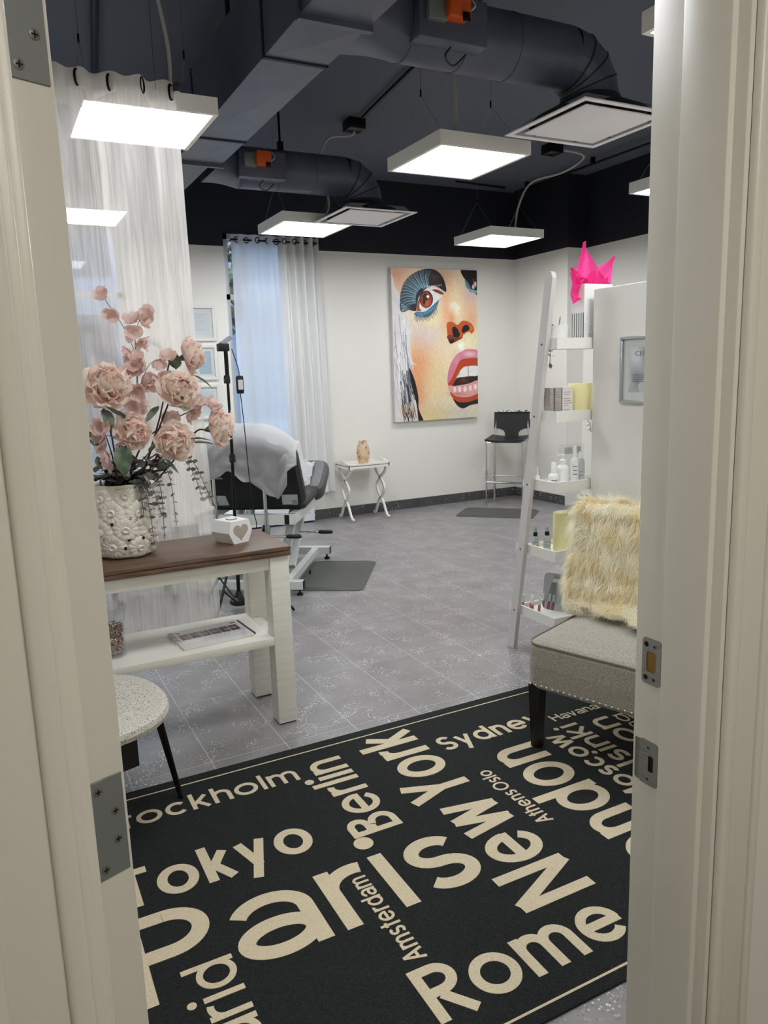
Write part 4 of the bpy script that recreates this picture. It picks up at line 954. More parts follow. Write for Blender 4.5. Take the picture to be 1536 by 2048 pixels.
d1 = Nn*.9+Tun*.55*np.where(uu < .30, -1, 1)[:,None]+cl_*.22+rng.normal(0, .22, (NS, 3))+side*.5; d1 /= np.linalg.norm(d1, axis=1)[:,None]
d2 = d1+Tun*.7*np.where(uu < .30, -1, 1)[:,None]+np.array([0, 0, -.75])+cl_*.35+rng.normal(0, .25, (NS, 3)); d2 /= np.linalg.norm(d2, axis=1)[:,None]
P1 = P0+d1*Lh*.5; P2 = P1+d2*Lh*.6
wv = np.cross(d1, rng.normal(0, 1, (NS, 3))); wv /= np.linalg.norm(wv, axis=1)[:,None]+1e-9; wv *= .0012
V = np.concatenate([P0-wv, P0+wv, P1+wv*.8, P1-wv*.8, P2], 0); ar_ = np.arange(NS)
low = V[:,2] < .466; on_seat = (V[:,1] < .25) & low; V[on_seat, 2] = .468
me = bpy.data.meshes.new('fur'); q1 = np.stack([ar_, ar_+NS, ar_+2*NS, ar_+3*NS], 1); q2 = np.stack([ar_+3*NS, ar_+2*NS, ar_+4*NS], 1)
me.from_pydata(V.tolist(), [], q1.tolist()+q2.tolist()); me.shade_smooth(); me.materials.append(FUR)
o = link('fur', me, ft); o['kind'] = 'stuff'

# ================================================================== LADDER SHELF on the partition return
LX, LYb = 2.41, 2.895
ls = thing('ladder_shelf', 'white leaning ladder shelf with five trays beside the partition', 'shelf', (LX, 3.0, 0))
def railpt(z): return 3.232-.305*z/1.92
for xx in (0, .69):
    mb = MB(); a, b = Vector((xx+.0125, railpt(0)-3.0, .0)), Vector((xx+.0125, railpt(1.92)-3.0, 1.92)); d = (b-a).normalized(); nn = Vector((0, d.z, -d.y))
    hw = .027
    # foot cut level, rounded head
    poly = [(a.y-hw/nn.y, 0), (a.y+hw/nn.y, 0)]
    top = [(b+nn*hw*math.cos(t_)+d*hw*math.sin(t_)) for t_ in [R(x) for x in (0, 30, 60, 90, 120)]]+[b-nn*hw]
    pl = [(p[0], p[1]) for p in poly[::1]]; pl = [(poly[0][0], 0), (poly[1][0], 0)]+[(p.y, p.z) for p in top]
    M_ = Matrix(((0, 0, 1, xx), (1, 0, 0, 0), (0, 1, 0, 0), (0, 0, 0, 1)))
    mb.prism(pl, 0, .025, M_); mb.build('side_rail', mat('rail_shaded_white', (212, 209, 205), .4), ls, ang=25)  # white rails toned greyer all over, standing in for shade on their sides
TRZ = [1.600, 1.253, .905, .556, .208]; TABY = [3.045, 3.10, 3.157, 3.213, 3.272]
for z, yt in zip(TRZ, TABY):
    x0, x1, y0, y1 = .026, .688, LYb-3.0, yt-3.0
    tr_ = thing('tray', '', '', (0, 0, 0)); del tr_['label']; del tr_['category']; tr_.parent = ls
    MB().box(x0+.0121, x1-.0121, y0+.0121, y1-.0341, z-.010, z).build('tray_base', WHITE, tr_, smooth=False)
    MB().box(x0+.0121, x1-.0121, y0+.0004, y0+.012, z-.012, z+.040).build('tray_back', WHITE, tr_, smooth=False)
    for xs_ in (x0, x1-.012):
        pr = [(y0, z-.012), (y1-.012, z-.012), (y1-.003, z-.008), (y1, z+.002), (y1, z+.018), (y1-.004, z+.030), (y1-.014, z+.038), (y1-.03, z+.04), (y0, z+.04)]
        MB().prism(pr, xs_, xs_+.012, Matrix(((0, 0, 1, 0), (1, 0, 0, 0), (0, 1, 0, 0), (0, 0, 0, 1)))).build('tray_side', WHITE, tr_, smooth=False)
    MB().box(x0+.0121, x1-.0121, y1-.034, y1-.022, z-.012, z+.022).build('tray_front', WHITE, tr_)
    yb = railpt(z+.012)-3.0; bo = MB().lathe([(.0055, 0), (.005, .0015), (0, .0018)], 12).build('bolt', mat('bolt_dark', (92, 92, 92), .4, .8), ls); bo.location = (-.0002, yb, z+.012); bo.rotation_euler = (0, -PI/2, 0)

# --- things on the trays
def sq_bottle(name, label, cat, loc, r, h, neck, capm, bodym, kind, group=None, lab=None):
    t = thing(name, label, cat, loc, 0, group)
    MB().lathe([(0, 0), (r*.95, 0), (r, .004), (r, h*.8), (r*.9, h*.9), (r*.45, h), (r*.45, h+neck*.2)], 20).build('bottle', bodym, t)
    if kind == 'pump':
        MB().lathe([(r*.52, h), (r*.52, h+.022), (r*.3, h+.026), (r*.15, h+.028), (r*.15, h+.045), (0, h+.045)], 16).build('collar', capm, t)
        MB().rbox(-r*1.15, r*.4, -.007, .007, h+.043, h+.053, .003).build('pump_head', capm, t)
    elif kind == 'spray':
        MB().lathe([(r*.62, h-.004), (r*.62, h+.016), (r*.5, h+.018), (0, h+.018)], 16).build('collar', BLACK, t)
        MB().lathe([(r*.42, h+.018), (r*.42, h+.032), (r*.34, h+.042), (0, h+.043)], 16).build('spray_head', capm, t)
    else:
        MB().lathe([(r*.5, h), (r*.46, h+neck), (r*.36, h+neck+.003), (0, h+neck+.003)], 16).build('cap', capm, t)
    if lab:
        for k, (z0, w0) in enumerate(lab):
            a0, a1 = R(-150), R(-150)+w0/r; MB().grid(lambda u, v: ((r+.0006)*math.cos(a0+(a1-a0)*u), (r+.0006)*math.sin(a0+(a1-a0)*u), z0+.004*v), 6, 1).build('label_text', PRINTG, t, fix=False)
    return t
z1, z2, z3, z4, z5 = TRZ
# tray 1
pt = thing('succulent_pot', 'small white pot with a succulent on the top tray', 'plant', (2.500, 2.975, z1)); MB().lathe([(0, 0), (.048, 0), (.056, .10), (.052, .10), (.049, .09), (0, .088)], 28).build('pot', PLASTW, pt)
SUC = mat('succulent', (104, 128, 96), .5)
for (px, py, dx, dz) in ((.012, 0, .15, 1), (-.016, .0, -.8, .25), (-.022, .01, -.5, .2)): 
    l = MB().grid(lambda u, v: ((v-.5)*2*.012*math.sin(PI*(.03+.9*u))**.8*(.7+u*.8), .05*u, .004*u), 6, 3).build('succulent_leaf', SUC, pt, fix=False); l.location = (px, py, .095); l.rotation_euler = Vector((dx, -.2, dz)).to_track_quat('Y', 'Z').to_euler()
hs = thing('trailing_sprig', 'small green leafy sprig trailing below the top tray', 'plant', (2.555, 3.07, z1+.035))
MB().tube(bez([(0, -.03, .0), (0, .012, .01), (.0, .016, -.05), (-.006, .014, -.12)], 16), .0018, 6).build('stem', SUC, hs)
for k, (dx, dz, pz) in enumerate(((-.9, .3, -.075), (.9, .15, -.08), (-.1, -1, -.11), (.7, .6, -.06), (-.6, .5, -.055), (.3, .8, -.05))):
    l = MB().grid(lambda u, v: ((v-.5)*2*.010*math.sin(PI*(.03+.93*u)), .030*u, .004*u), 6, 3).build('leaf', SUC, hs, fix=False); l.location = (-.003, .015, pz); l.rotation_euler = Vector((dx, -.25, dz)).to_track_quat('Y', 'Z').to_euler()
gb = thing('gift_bag', 'white printed gift bag on the top tray', 'bag', (2.715, 2.972, z1+.0005))
MB().add([(-.088, -.048, 0), (.088, -.048, 0), (.088, .048, 0), (-.088, .048, 0), (-.09, -.05, .295), (.09, -.05, .295), (.09, .05, .295), (-.09, .05, .295), (-.088, 0, .15), (.088, 0, .15)],
   [(0, 3, 2, 1), (0, 1, 5, 4), (2, 3, 7, 6), (3, 0, 8), (0, 4, 8), (4, 7, 8), (7, 3, 8), (1, 2, 9), (2, 6, 9), (6, 5, 9), (5, 1, 9)]).build('bag_body', PLASTW, gb, smooth=False)
def sprig_print(nm, f, n, seed):
    rr = random.Random(seed); mb = MB()
    for k in range(n):
        u0, v0, a = rr.random(), rr.random(), rr.uniform(.6, 2.2); Ls = rr.uniform(.05, .11); wv_ = .006
        c, s_ = math.cos(a), math.sin(a)
        mb.add([f(min(1, max(0, u0+p*c*Ls-q*s_*wv_)), min(1, max(0, v0+p*s_*Ls*.5+q*c*wv_))) for p, q in ((0, -1), (.5, -1.6), (1, 0), (.5, 1.6))], [(0, 1, 2, 3)])
    mb.build(nm, PRINTG, gb, smooth=False, fix=False)
sprig_print('leaf_print', lambda u, v: (-.086+.172*u, -.0503, .01+.15*v), 46, 3)
for k in range(6): MB().box(-.0895, -.0888, -.046+.016*k, -.041+.016*k, .002, .16).build('stripe', PRINTK if k == 0 else PRINTG, gb, smooth=False)
tp_ = thing('tissue_paper', 'bright pink tissue paper sticking out of the gift bag', 'tissue paper', (2.715, 2.972, z1+.225)); PINK = sheer_mat('pink_tissue', (250, 84, 172), .93)
def tiss(base, tip, w0, w1, seed):
    """a pinched sheet that flares from the bag mouth to a soft point"""
    rr = random.Random(seed); base, tip = Vector(base), Vector(tip); d = tip-base; sd = d.cross(Vector((.1, 1, .0))).normalized(); nn = d.cross(sd).normalized(); p1, p2 = rr.uniform(0, 6), rr.uniform(0, 6)
    def f(u, v):
        x = (v-.5)*2; w_ = (w0+(w1-w0)*math.sin(PI*min(1, u*.9))**.8)*(1-max(0, u-.45)**1.25*1.9)
        return base+d*u*(1-.08*x*x)+sd*x*max(w_, .001)+nn*(.014*math.sin(x*5+p1+u*2)*(1-u*.5)+.007*math.sin(u*8+p2+x*9)+.02*x*x*(1-u))
    MB().grid(f, 14, 14).build('sheet', PINK, tp_, fix=False, ang=22)
tiss((-.03, 0, 0), (-.145, -.02, .125), .02, .055, 1); tiss((-.035, 0, .02), (-.05, .0, .275), .03, .058, 2); tiss((.02, 0, .03), (.15, .01, .215), .03, .062, 3); tiss((-.02, .01, .0), (-.11, .02, .155), .03, .05, 4)
tiss((.0, -.01, .0), (.03, 0, .16), .06, .07, 6); tiss((-.06, -.005, .10), (-.125, -.01, -.02), .05, .05, 7); tiss((.04, .0, .02), (.10, .0, .11), .03, .04, 5)
# tray 2
def carton(label, x, w_, d_, h, m, seed, yy=3.0):
    t = thing('product_box', label, 'box', (x, yy, z2), 0, 'product boxes on the second tray'); MB().rbox(-w_/2, w_/2, -d_/2, d_/2, 0, h, .001, 1).build('carton', m, t)
    rr = random.Random(seed)
    for k in range(11):
        z = h*(.12+.78*k/11); ww = w_*rr.uniform(.3, .8)
        if rr.random() < .8: MB().box(-w_*.4, -w_*.4+ww, -d_/2-.0006, -d_/2+.0002, z, z+.0022).build('printed_line', PRINTG, t, smooth=False)
BOXT = mat('carton_taupe', (176, 166, 160), .5); BOXW = mat('carton_white', (228, 222, 216), .5)
carton('narrow taupe product box, left of the boxes by the ladder rail', 2.462, .022, .05, .152, BOXT, 1, 2.985); carton('taupe product box in the middle of the three cartons', 2.498, .036, .05, .152, BOXT, 2, 2.98); carton('white product box with printed text beside the candle', 2.553, .064, .05, .153, BOXW, 3, 2.975)
def candle(label, loc, r, h):
    t = thing('pillar_candle', label, 'candle', loc, 0, 'pale yellow pillar candles'); MB().lathe([(0, 0), (r, 0), (r, h-.006), (r*.95, h), (r*.85, h), (r*.7, h-.01), (0, h-.012)], 32).build('wax', CANDLE, t); MB().cyl((0, 0, h-.013), (.001, 0, h+.004), .0012, 6).build('wick', BLACK, t)
candle('pale yellow candle beside the product boxes on the second tray', (2.662, 2.985, z2), .06, .168)
candle('tall pale yellow candle beside the two spray bottles', (2.63, 3.03, z4), .075, .20)
hs2 = thing('trailing_sprig', 'dry green sprig hanging from the second tray by the partition', 'plant', (2.628, 2.89, z2-.012)); MB().tube(bez([(0, 0, 0), (.012, -.004, -.02), (.02, -.004, -.06)], 10), .0016, 5).build('stem', SUC, hs2)
for k in range(5):
    l = link('leaf', OV, hs2, (.004+.004*k, -.004, -.012-.011*k)); l.rotation_euler = Vector(((-1)**k, -.3, -.4)).to_track_quat('Y', 'Z').to_euler()
# tray 3
CLEARP = mat('frosted_plastic', (222, 228, 228), .25, trans=.45)
sq_bottle('pump_bottle', 'white pump bottle on the middle tray', 'bottle', (2.575, 3.01, z3), .031, .11, .03, PLASTW, PLASTW, 'pump')
sq_bottle('dropper_bottle', 'short white bottle with tall cap on the middle tray', 'bottle', (2.492, 2.98, z3), .026, .075, .05, PLASTW, PLASTW, 'cap', None, [(.03, .03), (.04, .034), (.02, .03)])
sq_bottle('dropper_bottle', 'white bottle half hidden behind the ladder rail', 'bottle', (2.456, 3.07, z3), .018, .06, .04, PLASTW, PLASTW, 'cap')
sq_bottle('tube_bottle', 'slim pointed white bottle right of the pump bottle', 'bottle', (2.615, 2.965, z3), .021, .15, .05, PLASTW, PLASTW, 'cap', None, [(.06, .02), (.08, .02), (.1, .02)])
sq_bottle('tube_bottle', 'clear plastic bottle next to the partition edge on the middle tray', 'bottle', (2.655, 2.965, z3), .02, .14, .03, PLASTW, CLEARP, 'cap', None, [(.05, .02), (.07, .02)])
sg = thing('acrylic_sign', 'small clear acrylic sign standing at the back of the middle tray', 'sign', (2.70, 3.085, z3)); MB().rbox(-.085, .085, -.003, .003, 0, .20, .001, 1).build('panel', GL2, sg); MB().box(-.05, .06, -.0036, -.003, .15, .185).build('card', mat('card_grey', (190, 198, 198), .6), sg, smooth=False); MB().rbox(-.06, .06, -.02, .02, 0, .006, .001, 1).build('base', GL2, sg)
# tray 4
BOTG = mat('bottle_pale_green', (205, 216, 210), .25, trans=.2)
sq_bottle('spray_bottle', 'clear spray bottle with black collar nearest the ladder rail', 'bottle', (2.475, 3.10, z4), .0185, .085, .03, mat('clear_cap', (196, 198, 200), .2, trans=.3), BOTG, 'spray', 'small spray bottles', [(.02, .02), (.03, .022), (.05, .02)])
sq_bottle('spray_bottle', 'clear spray bottle with black collar next to the tall candle', 'bottle', (2.528, 3.07, z4), .0195, .088, .03, MATS['clear_cap'], BOTG, 'spray', 'small spray bottles', [(.025, .02), (.035, .022), (.05, .022)])
# tray 5
NP = mat('polish_pink', (190, 120, 130), .3)
for k, (px, py, lean, lb) in enumerate(((2.465, 3.20, .16, 'leftmost lip gloss tube on the bottom tray'), (2.487, 3.14, .06, 'lip gloss tube standing upright on the bottom tray'), (2.497, 3.17, .2, 'lip gloss tube behind the upright one on the bottom tray'), (2.512, 3.115, .1, 'lip gloss tube closest to the mirror on the bottom tray'))):
    t = thing('lip_gloss', lb, 'cosmetic', (px, py, z5), 0, 'lip glosses on the bottom tray'); t.rotation_euler = (0, lean, 0)
    MB().lathe([(0, 0), (.0078, 0), (.0078, .045), (0, .045)], 12).build('tube', NP, t); MB().lathe([(.0072, .045), (.0068, .085), (0, .086)], 12).build('cap', PLASTW, t)
mr = thing('mirror', 'small frameless mirror leaning in the bottom tray', 'mirror', (2.615, 3.075, z5+.001), R(-68)); M_ = Matrix.Rotation(R(90-9), 4, 'X')
MB().prism(rrect(-.10, .12, .0, .20, .025, 6), 0, .004, M_).build('mirror_glass', mat('mirror_glass', (196, 204, 206), .04, 1), mr, ang=30)

# certificate on the partition face
def frame(name, label, w_, h, loc, rot, fw, fm, img, matw=.0, group=None, cat='picture', matc=(238, 238, 236)):
    """frame in local xz plane, facing -y, origin at its lower left"""
    t = thing(name, label, cat, loc, rot, group); mb = MB(); d = .022
    for q in ((0, w_, 0, fw), (0, w_, h-fw, h), (0, fw, fw, h-fw), (w_-fw, w_, fw, h-fw)): mb.rbox(q[0], q[1], -d, 0, q[2], q[3], .002, 1)
    mb.build('frame', fm, t)
    MB().box(fw-.002, w_-fw+.002, -.008, -.004, fw-.002, h-fw+.002).build('mount', mat('mount_%d' % matc[0], matc, .7), t, smooth=False)
    i0 = fw+matw
    print_panel('document', img, lambda u, v: (i0+(w_-2*i0)*u, -.0086, h-i0-(h-2*i0)*v), PRINT, t)
    MB().box(fw, w_-fw, -.013, -.011, fw, h-fw).build('glass', GL2, t, smooth=False); return t
def cert_img():
    h, wd = 120, 150; Y, X = np.mgrid[0:h, 0:wd]/1.0; g = 205+28*np.sin(X*.05+Y*.035)+18*np.sin(X*.09-Y*.06+1); im = np.stack([g, g+1, g+3], -1)
    im[((X-70)/40)**2+((Y-105)/25)**2 < 1] = (216, 216, 218); return np.clip(im, 150, 240)
cf = frame('framed_certificate', 'silver framed certificate on the partition, cut off by the door jamb', .38, .30, (2.649, 2.683, 1.33), -PI/2, .013, mat('silver_frame', (186, 188, 190), .3, .7), cert_img(), .035, None, 'certificate', (226, 230, 222))
text_part('CERTIFICATE', .085, .30, 'C', .021, lambda x, y, z: (x, -.0088-z, .212+y), PRINTG, cf, thick=.0004)
for k in range(4): MB().box(.07, .07+.24-.03*(k % 2), -.0094, -.0088, .125-.010*k, .128-.010*k).build('printed_line', PRINTG, cf, smooth=False)

# ================================================================== BACK WALL: painting, frames, curtains
PXA, PXB, PZA, PZB = 3.925, 5.012, .972, 2.595
pa = thing('painting', 'large unframed canvas of a face with long blue lashes and parted red lips', 'painting', (PXA, YB, PZA))
PW, PH = PXB-PXA, PZB-PZA; YP = -.052
MB().rbox(0, PW, YP, -.003, 0, PH, .003).build('canvas', mat('canvas_side', (206, 202, 198), .8), pa)
def paint_img():
    Hh, Ww = 430, 288; ss = 2; H2, W2 = Hh*ss, Ww*ss
    # photograph-of-painting guide quad (traced coordinates) -> canvas uv by homography
    src = [(418, 128), (1010, 138), (1017, 1160), (445, 1205)]; dst = [(0, 0), (1, 0), (1, 1), (0, 1)]
    A = []
    for (u, v), (x, y) in zip(dst, src): A += [[u, v, 1, 0, 0, 0, -x*u, -x*v], [0, 0, 0, u, v, 1, -y*u, -y*v]]
    Hm = np.linalg.solve(np.array(A, float), np.array([c for p in src for c in p], float)); Hm = np.append(Hm, 1).reshape(3, 3); Hi = np.linalg.inv(Hm)
    V_, U_ = np.mgrid[0:H2, 0:W2]; U_ = (U_+.5)/W2; V_ = (V_+.5)/H2
    wq = Hm[2,0]*U_+Hm[2,1]*V_+1; X = (Hm[0,0]*U_+Hm[0,1]*V_+Hm[0,2])/wq; Y = (Hm[1,0]*U_+Hm[1,1]*V_+Hm[1,2])/wq
    im = np.zeros((H2, W2, 3)); im[:] = (238, 222, 188)
    def blob(x, y, rx, ry, c, k=1.0, p=2):
        a = np.exp(-(((X-x)/rx)**2+((Y-y)/ry)**2)**(p/2))*k; im[:] = im*(1-a[..., None])+np.array(c)*a[..., None]
    def poly(pts, c, soft=0):
        n_ = len(pts); sm = []
        for i in range(n_):
            a_, b_, c_, d_ = [np.array(pts[(i+k) % n_], float) for k in (-1, 0, 1, 2)]
            for t_ in (0, .25, .5, .75): sm.append(tuple(.5*(2*b_+(c_-a_)*t_+(2*a_-5*b_+4*c_-d_)*t_*t_+(3*b_-a_-3*c_+d_)*t_**3)))
        m_ = pip(X, Y, sm); im[m_] = c
    def line(p, q, w_, c, w1=None):
        p, q = np.array(p, float), np.array(q, float); d = q-p; L_ = max(1e-6, np.hypot(*d)); cs = []
        for (a_, b_) in (p, q):
            h_ = Hi @ np.array([a_, b_, 1]); cs.append((h_[0]/h_[2]*W2, h_[1]/h_[2]*H2))
        x0, x1 = sorted((cs[0][0], cs[1][0])); y0, y1 = sorted((cs[0][1], cs[1][1])); pd = w_*1.2+3
        sl = (slice(max(0, int(y0-pd)), max(0, int(y1+pd))), slice(max(0, int(x0-pd)), max(0, int(x1+pd)))); Xs, Ys = X[sl], Y[sl]
        if Xs.size == 0: return
        t_ = np.clip(((Xs-p[0])*d[0]+(Ys-p[1])*d[1])/L_**2, 0, 1); dd = np.hypot(Xs-p[0]-t_*d[0], Ys-p[1]-t_*d[1]); im[sl][dd < w_] = c
    def curve(pts, w_, c, w1=None):
        b = [(p.x, p.y) for p in bez([(x, y, 0) for x, y in pts], 14)]
        for i in range(len(b)-1): line(b[i], b[i+1], w_ if w1 is None else w_+(w1-w_)*i/len(b), c, None)
    # skin tones
    blob(450, 190, 110, 110, (226, 150, 112), .85); blob(600, 150, 70, 40, (236, 200, 150), .5); blob(770, 190, 90, 110, (206, 140, 120), .6)
    blob(640, 600, 130, 90, (222, 206, 206), .9); blob(600, 800, 120, 150, (232, 164, 120), .95); blob(600, 1000, 70, 170, (226, 150, 98), .8)
    blob(740, 900, 90, 180, (238, 214, 160), .7); blob(860, 1140, 180, 70, (214, 210, 200), .9); blob(800, 420, 40, 160, (240, 176, 130), .8)
    blob(950, 420, 60, 150, (238, 196, 150), .8); blob(880, 300, 60, 130, (246, 222, 170), .8); blob(960, 300, 60, 90, (226, 190, 196), .6); blob(855, 410, 38, 50, (252, 246, 226), 1, 4)
    blob(940, 640, 90, 60, (246, 240, 190), .8); blob(900, 668, 24, 30, (254, 252, 240), 1, 4); blob(720, 1150, 120, 60, (224, 196, 120), .6); blob(690, 470, 60, 50, (244, 232, 170), .7)
    blob(835, 470, 26, 60, (226, 130, 80), .6); blob(975, 480, 40, 60, (230, 170, 130), .7)
    # white hair, strands
    poly([(418, 235), (450, 275), (480, 330), (500, 430), (535, 470), (552, 560), (545, 690), (556, 770), (598, 806), (560, 800), (538, 850), (552, 950), (594, 1080), (612, 1200), (440, 1210)], (222, 219, 216))
    blob(500, 700, 40, 200, (238, 236, 236), .6)
    rr = random.Random(2)
    for k in range(46):
        x0 = rr.uniform(430, 530); y0 = rr.uniform(450, 860); c = rr.choice([(196, 194, 196), (170, 172, 180), (240, 240, 240), (236, 234, 232), (120, 128, 146)])
        curve([(x0, y0), (x0+rr.uniform(-6, 14), y0+130), (x0+rr.uniform(10, 45), y0+rr.uniform(230, 330))], rr.uniform(1.2, 3), c)
    for k in range(44):
        f = rr.random(); x0 = 500+50*f+rr.uniform(-30, 10); y0 = 840+rr.uniform(0, 200); c = rr.choice([(30, 30, 40), (70, 80, 100), (120, 124, 134), (210, 205, 200), (40, 44, 60)])
        curve([(x0, y0), (x0+12, y0+90), (x0+rr.uniform(15, 44), y0+rr.uniform(140, 230))], rr.uniform(1.2, 4), c)
    for k in range(26):
        x0 = rr.uniform(470, 590); y0 = rr.uniform(1060, 1150); curve([(x0, y0), (x0+6, y0+30), (x0+14, y0+60)], rr.uniform(1.5, 3.5), rr.choice([(220, 196, 170), (200, 150, 90), (226, 220, 214), (120, 100, 80)]))
    poly([(540, 830), (556, 850), (585, 930), (604, 1030), (606, 1110), (640, 1195), (606, 1198), (592, 1080), (560, 960)], (22, 20, 24))
    # eye: dark lid mass, iris, white
    poly([(484, 430), (480, 350), (492, 275), (528, 205), (590, 158), (655, 136), (705, 136), (750, 160), (785, 215), (797, 292), (745, 262), (700, 252), (650, 280), (612, 330), (597, 380), (590, 428), (540, 424), (510, 436)], (34, 30, 40))
    blob(720, 190, 40, 26, (96, 60, 56), .6)
    poly([(596, 430), (600, 370), (618, 320), (660, 275), (720, 262), (778, 300), (745, 345), (700, 385), (650, 425)], (236, 232, 228))
    poly([(596, 432), (600, 370), (622, 330), (612, 400), (628, 432)], (150, 82, 48)); poly([(700, 280), (740, 278), (778, 300), (770, 312), (735, 300)], (130, 60, 40))
    m_ = ((X-660)/46)**2+((Y-346)/60)**2 < 1; im[m_] = (44, 24, 22); m_ = ((X-660)/38)**2+((Y-348)/52)**2 < 1; im[m_] = (150, 62, 34)
    blob(665, 375, 24, 26, (206, 104, 60), .8); m_ = ((X-655)/20)**2+((Y-330)/24)**2 < 1; im[m_] = (52, 24, 22); m_ = ((X-645)/10)**2+((Y-362)/22)**2 < 1; im[m_] = (52, 26, 22)
    m_ = ((X-671)/9)**2+((Y-327)/10)**2 < 1; im[m_] = (255, 255, 255); m_ = ((X-700)/7)**2+((Y-298)/7)**2 < 1; im[m_] = (255, 255, 255)
    for k in range(34):                                                         # upper lashes sweep left
        f = k/33; a = R(200-128*f); rx, ry = 175, 200; cx, cy = 655, 345
        p0 = (cx+70*math.cos(a), cy-85*math.sin(a)); p1 = (cx+(rx)*math.cos(a+.12), cy-ry*math.sin(a+.12)); mid = ((p0[0]+p1[0])/2-10, (p0[1]+p1[1])/2-12)
        c = [(66, 118, 142), (110, 160, 178), (40, 74, 100), (150, 186, 196)][k % 4]
        if p1[0] < 700: curve([p0, mid, p1], 2.8, c, 1.2)
    for k in range(14): curve([(560-60*rr.random(), 400+3*k*.6), (520, 396+2*k), (490, 380+4*k)], 1.8, [(60, 110, 136), (180, 200, 206), (24, 22, 30)][k % 3])
    for k in range(12): line((640+11*k, 272-2*k), (634+12*k, 258-1.5*k), 1.6, (240, 240, 240))
    poly([(576, 452), (600, 430), (650, 428), (700, 390), (745, 345), (735, 395), (705, 440), (670, 470), (620, 470)], (66, 122, 150))
    for k in range(20):
        x0 = 585+7.5*k; y0 = 462-((k-5)*.9)**2*.38; curve([(x0, y0), (x0-4+k*.5, y0+24), (x0+k*.8-2, y0+rr.uniform(28, 52))], 2.2, [(60, 100, 130), (90, 50, 36), (40, 60, 90)][k % 3], 1.0)
    for k in range(10): line((600+14*k, 446-7*k*(k > 2)), (612+14*k, 470-7*k*(k > 2)), 1.5, (130, 180, 200))
    curve([(600, 432), (650, 428), (700, 388), (745, 343)], 2.2, (250, 250, 250))
    # second eye at the right edge
    poly([(902, 136), (1014, 136), (1014, 300), (985, 285), (955, 262), (940, 215), (918, 190)], (30, 26, 30)); poly([(925, 205), (948, 225), (968, 270), (940, 262)], (96, 140, 160)); poly([(975, 250), (1000, 215), (1004, 245), (985, 268)], (232, 226, 222)); poly([(955, 268), (1014, 282), (1014, 298), (960, 290)], (140, 176, 190))
    line((985, 200), (992, 262), 3, (190, 110, 70))
    # nose
    poly([(800, 520), (815, 500), (845, 502), (875, 520), (905, 492), (945, 495), (975, 515), (990, 552), (972, 578), (950, 566), (915, 590), (908, 612), (870, 632), (830, 652), (812, 630), (804, 580)], (196, 88, 40))
    poly([(802, 600), (830, 590), (900, 610), (868, 634), (828, 652), (812, 630)], (120, 52, 30)); blob(965, 540, 16, 20, (226, 120, 60), .8); blob(850, 560, 30, 30, (160, 74, 44), .5)
    poly([(838, 548), (852, 532), (872, 545), (892, 588), (872, 606), (846, 596)], (20, 14, 14)); poly([(906, 545), (922, 522), (948, 522), (958, 548), (930, 568), (908, 574)], (20, 14, 14)); poly([(815, 628), (848, 622), (846, 642), (825, 652)], (34, 18, 16))
    # lips and teeth
    poly([(806, 930), (808, 860), (828, 790), (868, 728), (905, 704), (940, 688), (1018, 700), (1018, 790), (940, 790), (880, 830), (850, 930), (830, 948)], (216, 122, 146))
    blob(960, 722, 46, 20, (240, 208, 210), .9); blob(870, 770, 24, 40, (230, 150, 172), .7)
    poly([(808, 935), (836, 890), (862, 830), (892, 768), (945, 752), (1018, 752), (1018, 808), (930, 808), (890, 842), (860, 900), (850, 940), (815, 950)], (186, 66, 34))
    poly([(842, 946), (866, 892), (895, 842), (940, 812), (1018, 806), (1018, 915), (950, 932), (890, 940)], (34, 18, 18)); blob(915, 905, 34, 22, (120, 50, 30), .8)
    poly([(886, 868), (898, 834), (940, 808), (1018, 806), (1018, 868), (955, 876), (888, 884)], (240, 238, 234)); line((947, 808), (950, 874), 1.6, (60, 50, 50)); poly([(868, 888), (886, 862), (884, 886)], (226, 222, 218))
    poly([(806, 942), (846, 946), (900, 938), (955, 926), (1018, 908), (1018, 1015), (950, 1030), (865, 1026), (824, 990)], (228, 164, 162))
    blob(870, 1000, 50, 16, (206, 120, 116), .7)
    for (hx, hy) in ((855, 972), (888, 968), (925, 966), (962, 958), (996, 950)): 
        m_ = ((X-hx)/11)**2+((Y-hy)/20)**2 < 1; im[m_] = (246, 226, 222)
    poly([(822, 988), (866, 1018), (950, 1022), (1018, 996), (1018, 1036), (950, 1056), (880, 1058), (842, 1034)], (190, 74, 38))
    poly([(842, 1034), (880, 1058), (950, 1056), (1018, 1034), (1018, 1064), (962, 1078), (912, 1102), (872, 1082)], (34, 24, 26))
    # scrawled mark at the lower left
    for (a, b) in (((508, 1160), (514, 1176)), ((514, 1176), (522, 1158)), ((522, 1158), (518, 1138)), ((526, 1150), (534, 1168)), ((524, 1140), (540, 1132)), ((540, 1132), (536, 1150)), ((530, 1184), (544, 1162)), ((534, 1120), (538, 1108)), ((542, 1122), (544, 1106))): line(a, b, 2.0, (26, 24, 26))
    im = im.reshape(Hh, ss, Ww, ss, 3).mean((1, 3)); gr = np.random.default_rng(3); nz = gr.normal(0, 1, (Hh//6+2, Ww//3+2)); yy, xx = np.linspace(0, Hh//6, Hh), np.linspace(0, Ww//3, Ww); iy, ix = yy.astype(int), xx.astype(int); fy, fx = (yy-iy)[:, None], (xx-ix)[None]
    nz = (nz[iy][:, ix]*(1-fx)+nz[iy][:, ix+1]*fx)*(1-fy)+(nz[iy+1][:, ix]*(1-fx)+nz[iy+1][:, ix+1]*fx)*fy
    return np.clip(im*(1+.018*nz[..., None]), 0, 255)
